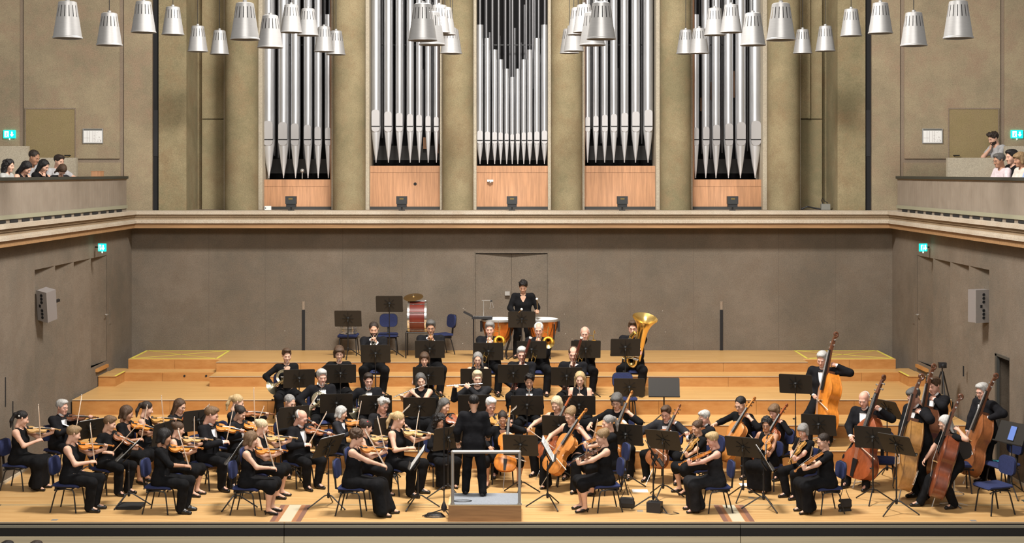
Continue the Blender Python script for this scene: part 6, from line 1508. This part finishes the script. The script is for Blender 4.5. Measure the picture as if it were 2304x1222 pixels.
# ------------------------------------------------------------------ percussion
COPPER = mat('copper', (.72, .26, .07), .25, metal=.85, noise=.3, nscale=5)
def timpano(px0, px1, ytop, Y, lab):
    x = UX((px0+px1)/2, Y); R = (px1-px0)*Y/F/2; zt = VZ(ytop, Y)-P5
    r = empty('timpani', (x, Y, P5)); tag(r, lab, 'timpani')
    MB().lathe([(.06, zt-.62), (R*.5, zt-.55), (R*.8, zt-.38), (R*.94, zt-.18), (R*.96, zt-.04)], 32).build('bowl', COPPER, r, smooth=True)
    MB().lathe([(R*.96, zt-.05), (R, zt-.05), (R, zt-.01), (R*.95, zt)], 32).build('counter_hoop', STEEL, r, smooth=True)
    MB().lathe([(.001, zt+.001), (R*.95, zt+.001)], 32, cap=(False, False)).build('drum_skin', PAPER, r)
    for k in range(8):
        a = 2*PI*k/8; MB().tube([(R*1.0*math.cos(a), R*1.0*math.sin(a), zt-.02), (R*1.0*math.cos(a), R*1.0*math.sin(a), zt-.16)], .008, 6).build('tension_rod', CHROME, r)
    for k in range(4):
        a = PI/4+PI/2*k; MB().tube([(R*1.02*math.cos(a), R*1.02*math.sin(a), zt-.1), (R*.98*math.cos(a), R*.98*math.sin(a), zt-.45), (R*.6*math.cos(a), R*.6*math.sin(a), .12), (R*.7*math.cos(a), R*.7*math.sin(a), 0)], .018, 8).build('strut', BLACK, r)
    MB().box(-.12, .12, -R*.95, -R*.55, .06, .12).build('pedal', STEEL, r)
    MB().box(R*.93, R*1.07, -.08, .08, zt-.30, zt-.06).build('gear_box', SHELL, r); MB().box(-R*1.07, -R*.93, -.08, .08, zt-.30, zt-.06).build('gear_box', SHELL, r)
timpano(1083, 1160, 717, 34.35, 'copper timpani in front of the timpanist, left drum')
timpano(1181, 1257, 717, 34.35, 'copper timpani in front of the timpanist, right drum')
# bass drum with cymbal
Yd = 34.6; r = empty('bass_drum', (UX(940, Yd), Yd, P5)); tag(r, 'upright red bass drum with silver hoops and a cymbal mount', 'bass drum')
zc = VZ(712, Yd)-P5; R = .375; wd = .20; Mx = Matrix.Translation((0, 0, zc)) @ Matrix.Rotation(PI/2, 4, 'Y')
RED = mat('drum_red', (.16, .022, .014), .35, noise=.3, nscale=4, coat=.4)
MB().lathe([(R*.97, -wd), (R*.97, wd)], 40, M=Mx).build('shell', RED, r, smooth=True)
for s in (-1, 1): MB().lathe([(R*.97, s*wd*1.0-.025), (R*1.02, s*wd-.025), (R*1.02, s*wd+.025), (R*.95, s*wd+.025)], 40, M=Mx).build('hoop', SILVER, r, smooth=True)
MB().lathe([(R*.975, -.18), (R*.985, -.18), (R*.985, .18), (R*.975, .18)], 6, M=Mx).build('rod_band', SILVER, r) if False else None
for k in range(10):
    a = 2*PI*k/10+.3
    MB().tube([(-wd, R*1.01*math.cos(a), zc+R*1.01*math.sin(a)), (wd, R*1.01*math.cos(a), zc+R*1.01*math.sin(a))], .007, 6).build('tension_rod', SILVER, r)
    for s in (-.09, .09): MB().ball((s, R*.99*math.cos(a), zc+R*.99*math.sin(a)), .016, 6).build('lug', SILVER, r)
MB().box(-wd, wd, -.05, .05, zc+R*.97, zc+R*1.03).build('top_band', SILVER, r)
for sx in (-1, 1):
    MB().tube([(sx*.26, -.28, 0), (sx*.26, -.28, zc-R+.02), (sx*.26, .28, zc-R+.02), (sx*.26, .28, 0)], .014, 8).build('stand_leg', BLACK, r)
for sy in (-.28, .28): MB().tube([(-.26, sy, zc-R+.02), (.26, sy, zc-R+.02)], .014, 8).build('stand_rail', BLACK, r)
MB().tube([(0, 0, zc+R), (-.05, 0, zc+R+.10)], .009, 6).build('cymbal_mount', CHROME, r)
cy = empty('cymbal', (UX(930, Yd), Yd, VZ(668, Yd))); cy.rotation_euler = (.32, -.08, 0); tag(cy, 'dull bronze cymbal fixed above the bass drum', 'cymbal')
BRZ = mat('bronze_dull', (.24, .145, .055), .42, metal=.8); MB().lathe([(.235, -.012), (.14, .003), (.05, .012), (.035, .030), (.01, .034)], 36, cap=(False, True)).build('bow', BRZ, cy, smooth=True); MB().ball((0, 0, .04), .014, 8).build('wing_nut', CHROME, cy)
# snare drums stacked on the chair
Ms = snc.matrix_world
for k, (hz_, rr) in enumerate(((.478, .19), (.585, .18))):
    r = empty('snare_drum'); r.matrix_world = Ms @ Matrix.Translation((0, 0, hz_)); tag(r, ('lower' if k == 0 else 'upper')+' chrome snare drum stacked on the percussion chair', 'snare drum')
    MB().lathe([(rr*.95, .008), (rr*.95, .088)], 28).build('shell', CHROME, r, smooth=True)
    for z in (.0, .075): MB().lathe([(rr*.95, z), (rr, z), (rr, z+.022), (rr*.93, z+.022)], 28).build('hoop', SILVER, r, smooth=True)
    MB().lathe([(.001, .094), (rr*.94, .094)], 28, cap=(False, False)).build('drum_skin', PAPER, r)
    for j in range(8): a = 2*PI*j/8; MB().tube([(rr*.99*math.cos(a), rr*.99*math.sin(a), .01), (rr*.99*math.cos(a), rr*.99*math.sin(a), .09)], .006, 5).build('lug', CHROME, r)
# glockenspiel on a stand, triangle on its holder
Yg = 34.2; r = empty('glockenspiel', (UX(1083, Yg), Yg, P5)); zg = VZ(712, Yg)-P5; tag(r, 'silver glockenspiel in an open black case beside the timpani', 'glockenspiel')
MB().box(-.22, .26, -.16, .16, zg-.05, zg).build('case', SHELL, r)
MB().add([(-.22, -.16, zg), (-.22, .16, zg), (-.42, .16, zg+.10), (-.42, -.16, zg+.10), (-.21, -.16, zg+.02), (-.21, .16, zg+.02), (-.41, .16, zg+.12), (-.41, -.16, zg+.12)], [(3, 2, 1, 0), (4, 5, 6, 7), (0, 1, 5, 4), (1, 2, 6, 5), (2, 3, 7, 6), (3, 0, 4, 7)]).build('lid', SHELL, r)
for j in range(13): x = -.19+j*.034; l = .13-.005*j; MB().box(x, x+.026, -l, l, zg+.005, zg+.018).build('tone_bar', SILVER, r)
for sx in (-.18, .22):
    for sy in (-.13, .13): MB().tube([(sx, sy, zg-.05), (sx, sy, 0)], .012, 6).build('leg', BLACK, r)
r = empty('triangle_holder', (UX(1086, Yg)+.02, Yg+.1, P5+zg)); zt_ = VZ(677, Yg)-P5-zg; tag(r, 'thin metal holder with triangle standing at the glockenspiel', 'triangle')
MB().tube([(0, 0, -.02), (0, 0, zt_)], .007, 6).tube([(-.04, 0, zt_), (.20, 0, zt_)], .007, 6).build('rod', STEEL, r)
MB().tube([(.18, 0, zt_-.01), (.145, 0, zt_-.19), (.235, 0, zt_-.17), (.19, 0, zt_-.02)], .006, 6).build('triangle', STEEL, r); MB().box(.16, .20, -.015, .015, zt_-.03, zt_+.005).build('clip', BLACK, r)
# spare instruments standing on the platforms
def upright(px, gy, h, mk, lab, cat, zup):
    Y = GY(gy, h); r = mk(); r.matrix_world = Matrix.Translation((UX(px, Y), Y, h+zup)); tag(r, lab, cat); return r
r = upright(1010, 946, P2, lambda: trumpet(np.zeros(3), (0, 0, -1), BRASS)[0], 'brass trumpet standing bell down on the platform beside the flutes', 'trumpet', .50)
r.rotation_euler = (0, 0, .6)
MB().lathe([(.09, -.50), (.03, -.49), (.012, -.40)], 12).build('peg_stand', BLACK, r)
r = upright(1013, 1012, P1, lambda: reed('clarinet', np.zeros(3), (0, 0, -1), .62), 'clarinet standing upright on a peg between the flute stands', 'clarinet', .66)
MB().lathe([(.07, -.66), (.02, -.64), (.012, -.52)], 10).build('peg_stand', BLACK, r)

# ------------------------------------------------------------------ floor oddments
def bag(px, py, gy, w_, h_, lab, rz):
    Y = GY(gy); r = empty('hand_bag', (UX(px, Y), Y, VZ(py, Y)), rz); tag(r, lab, 'bag')
    V, Q = sdf_mesh([cap((-w_/2+.03, 0, -h_/2+.03), (w_/2-.03, 0, -h_/2+.03), .034, k=.03), cap((-w_/2+.03, 0, 0), (w_/2-.03, 0, 0), .040, k=.05), cap((-w_/2+.03, 0, h_/2-.03), (w_/2-.03, 0, h_/2-.03), .028, k=.03)], .012)
    link('body', npmesh('body', V, Q, [mat('bag_leather', (.014, .013, .013), .5)]), r)
    MB().add([(-w_*.45, -.034, h_*.42), (w_*.45, -.034, h_*.42), (w_*.43, -.044, -h_*.05), (-w_*.43, -.044, -h_*.05)], [(0, 1, 2, 3)]).build('flap', SHELL, r)
    MB().tube([(-w_*.45, 0, h_*.3), (-w_*.2, .02, h_*.9), (0, .02, h_*1.6), (w_*.2, .02, h_*.9), (w_*.45, 0, h_*.3)], .006, 5).build('strap', SHELL, r)
bag(1411, 1131, 1148, .25, .19, 'black handbag hanging behind the chair of the updo violist', -.2)
bag(1901, 1138, 1150, .24, .24, 'black shoulder bag hanging behind the front right chair', .3)
Y = GY(1152); r = empty('equipment_box', (UX(1473, Y), Y, 0), -.35); tag(r, 'small black box on the floor at the edge-on stand', 'box')
MB().box(-.12, .12, -.09, .09, 0, .17).build('casing', SHELL, r); MB().tube([(.1, -.05, .02), (.3, -.1, .006), (.42, .0, .006), (.3, .08, .006)], .006, 5).build('cable', SHELL, r); MB().tube([(-.06, 0, .17), (-.06, 0, .19), (.06, 0, .19), (.06, 0, .17)], .007, 5).build('handle', SHELL, r)
Y = GY(1144); tag(MB().prism(rrect(.42, .38, .05, 4), .002, .05, M=Matrix.Translation((UX(291, Y), Y+.08, 0))).build('instrument_pouch', mat('pouch_black', (.012, .012, .012), .85)), 'flat black pouch on the floor under the edge-on stand', 'pouch')
for px, py, lab in ((1682, 1091, 'white paper sheets lying on the floor beside the cellists'), (1440, 1105, 'pale floor strip before the cellist in suit')):
    Y = GY(py); tag(MB().box(UX(px, Y)-.14, UX(px, Y)+.14, Y-.12, Y+.12, .001, .006).build('paper_sheet', PAPER), lab, 'paper')
# camera tripod behind the basses
Y = GY(942, P2); r = empty('camera_tripod', (UX(2120, Y), Y, P2)); hh = VZ(832, Y)-P2; tag(r, 'black camera tripod with small camera on the right platform', 'tripod')
for k in range(3): a = PI/6+k*2*PI/3; MB().tube([(.02*math.cos(a), .02*math.sin(a), hh-.04), (.17*math.cos(a), .17*math.sin(a), hh*.5), (.33*math.cos(a), .33*math.sin(a), 0)], [.018, .014, .010], 8).build('leg', BLACK, r)
MB().tube([(0, 0, hh*.5), (0, 0, hh+.04)], .014, 8).build('centre_post', BLACK, r)
cm_ = MB().box(-.08, .08, -.05, .05, hh+.04, hh+.15).build('camera_body', SHELL, r); MB().lathe([(.045, 0), (.045, .07), (.036, .075)], 14, M=Matrix.Translation((.0, -.05, hh+.09)) @ Matrix.Rotation(PI/2, 4, 'X')).build('lens', BLACK, cm_, smooth=True)

# ------------------------------------------------------------------ listeners
def listener(who, hx, hy, X, th, o, doing, floor=ZT, seat=.36, stance='sit', lean=.3, arms='rail', hd=(0, .1, 0), Yfix=None, k0=None):
    p = Person(stance, lean, 0, hd, seat=seat, male=o['m'], knees=.12)
    if arms == 'rail':
        p.arm(1, p.tp((.10, .34, .34)), (.9, .3, -.4), dorsal=(.3, .3, 1), pose='relax', along=unit(vec(-.8, .5, 0))); p.arm(-1, p.tp((-.06, .36, .36)), (-.9, .3, -.4), dorsal=(-.3, .3, 1), pose='relax', along=unit(vec(.8, .5, 0)))
    elif arms == 'chin':
        p.arm(1, p.hc+p.HR @ vec(.03, .10, -.13), (.6, .5, -.9), dorsal=(.3, .9, .2), pose='grip', along=unit(vec(-.2, -.1, 1))); p.arm(-1, p.tp((.0, .36, .30)), (-.9, .3, -.4), dorsal=(-.3, .3, 1), pose='relax', along=unit(vec(.8, .5, 0)))
    else:
        p.arm(1, p.tp((.12, .34, .06)), (.9, -.2, -.6), pose='relax'); p.arm(-1, p.tp((-.12, .34, .06)), (-.9, -.2, -.6), pose='relax')
    Y = Yfix if Yfix else abs(X)*F/abs(hx-1152); a = PI+math.radians(th)
    k = min(max((VZ(hy, Y)-floor)/p.hc[2], .80), 1.12)
    wx, wy = p.hc[0]*math.cos(a)-p.hc[1]*math.sin(a), p.hc[0]*math.sin(a)+p.hc[1]*math.cos(a)
    M = Matrix.Translation((UX(hx, Y)-wx*k, Y-wy*k, floor)) @ Matrix.Rotation(a, 4, 'Z') @ Matrix.Scale(k, 4)
    person(p, M, o, who, doing, group='listeners in the audience')
listener('woman with black curly hair and patterned top', 20, 373, -9.95, 80, L(W, 'curlylong', 'black', 'short', 'trousers', col='print'), 'in the left gallery', arms='lap', lean=.1)
listener('young woman with long dark hair and bare arms', 60, 378, -9.75, 70, L(W, 'long', 'black', 'sleeveless', 'trousers'), 'leaning on the left rail', hd=(.1, .3, 0), lean=.45)
listener('man with short dark hair', 77, 350, -10.7, 70, L(T, 'cropped', 'dark', 'short', 'trousers', skin='tan', col='heather'), 'at the back of the left gallery', arms='lap')
listener('woman with long black hair and black sleeves', 99, 374, -9.75, 76, L(W, 'long', 'black', 'long', 'trousers'), 'with hand at her mouth on the rail', arms='chin', lean=.4)
listener('dark-haired boy', 133, 363, -10.2, 60, L(T, 'short', 'dark', 'short', 'trousers', col='heather'), 'behind the girl on the left rail', lean=.2)
listener('girl with brown hair', 140, 383, -9.75, 40, L(W, 'long', 'brown', 'short', 'trousers', col='softblack'), 'bending her head over the left rail', hd=(0, .7, 0), lean=.5)
listener('man with curly dark hair and grey T-shirt', 2235, 312, 11.4, -72, L(T, 'messy', 'dark', 'short', 'trousers', col='heather', beard=1), 'standing behind the low gallery wall', stance='stand', arms='chin', lean=.3, Yfix=35.2)
listener('grey-haired man in glasses and pale pink shirt', 2248, 361, 10.0, -76, L(T, 'short', 'darkgrey', 'long', 'trousers', glasses=1, skin='tan', col='pink'), 'in the right gallery', arms='lap', lean=.15)
listener('dark-haired man in black', 2276, 353, 10.5, -76, L(T, 'short', 'black', 'long', 'trousers'), 'in the second row of the right gallery', arms='lap', lean=.1)
listener('older woman with short fair hair and cream top', 2294, 359, 10.0, -78, L(W, 'pageboy', 'darkblond', 'short', 'trousers', col='cream', skin='tan'), 'in the right gallery', arms='lap', lean=.15)
listener('person in pale blue shirt', 2318, 366, 10.0, -78, L(T, 'short', 'grey', 'short', 'trousers', col='paleblue'), 'at the edge of the right gallery', arms='lap', lean=.1)
listener('dark-haired listener', 80, 1226, -7, 180, L(T, 'short', 'dark', 'long', 'trousers'), 'in the stalls below the stage', floor=-1.3, seat=.44, arms='lap', lean=0, Yfix=21.6)
listener('second dark-haired listener', 15, 1236, -7, 180, L(T, 'short', 'black', 'long', 'trousers'), 'at the corner of the stalls below the stage', floor=-1.3, seat=.44, arms='lap', lean=0, Yfix=21.6)
Y = 33.0; r = empty('wooden_box', (UX(219, Y), Y, 5.61)); tag(r, 'small wooden box on the left gallery rail', 'box')
r.location = (-9.30, 32.9, 5.61)
MB().box(-.10, .10, -.16, .16, 0, .11).build('body', OWOOD, r); MB().box(-.105, .105, -.165, .165, .11, .122).build('lid', OWOOD, r)
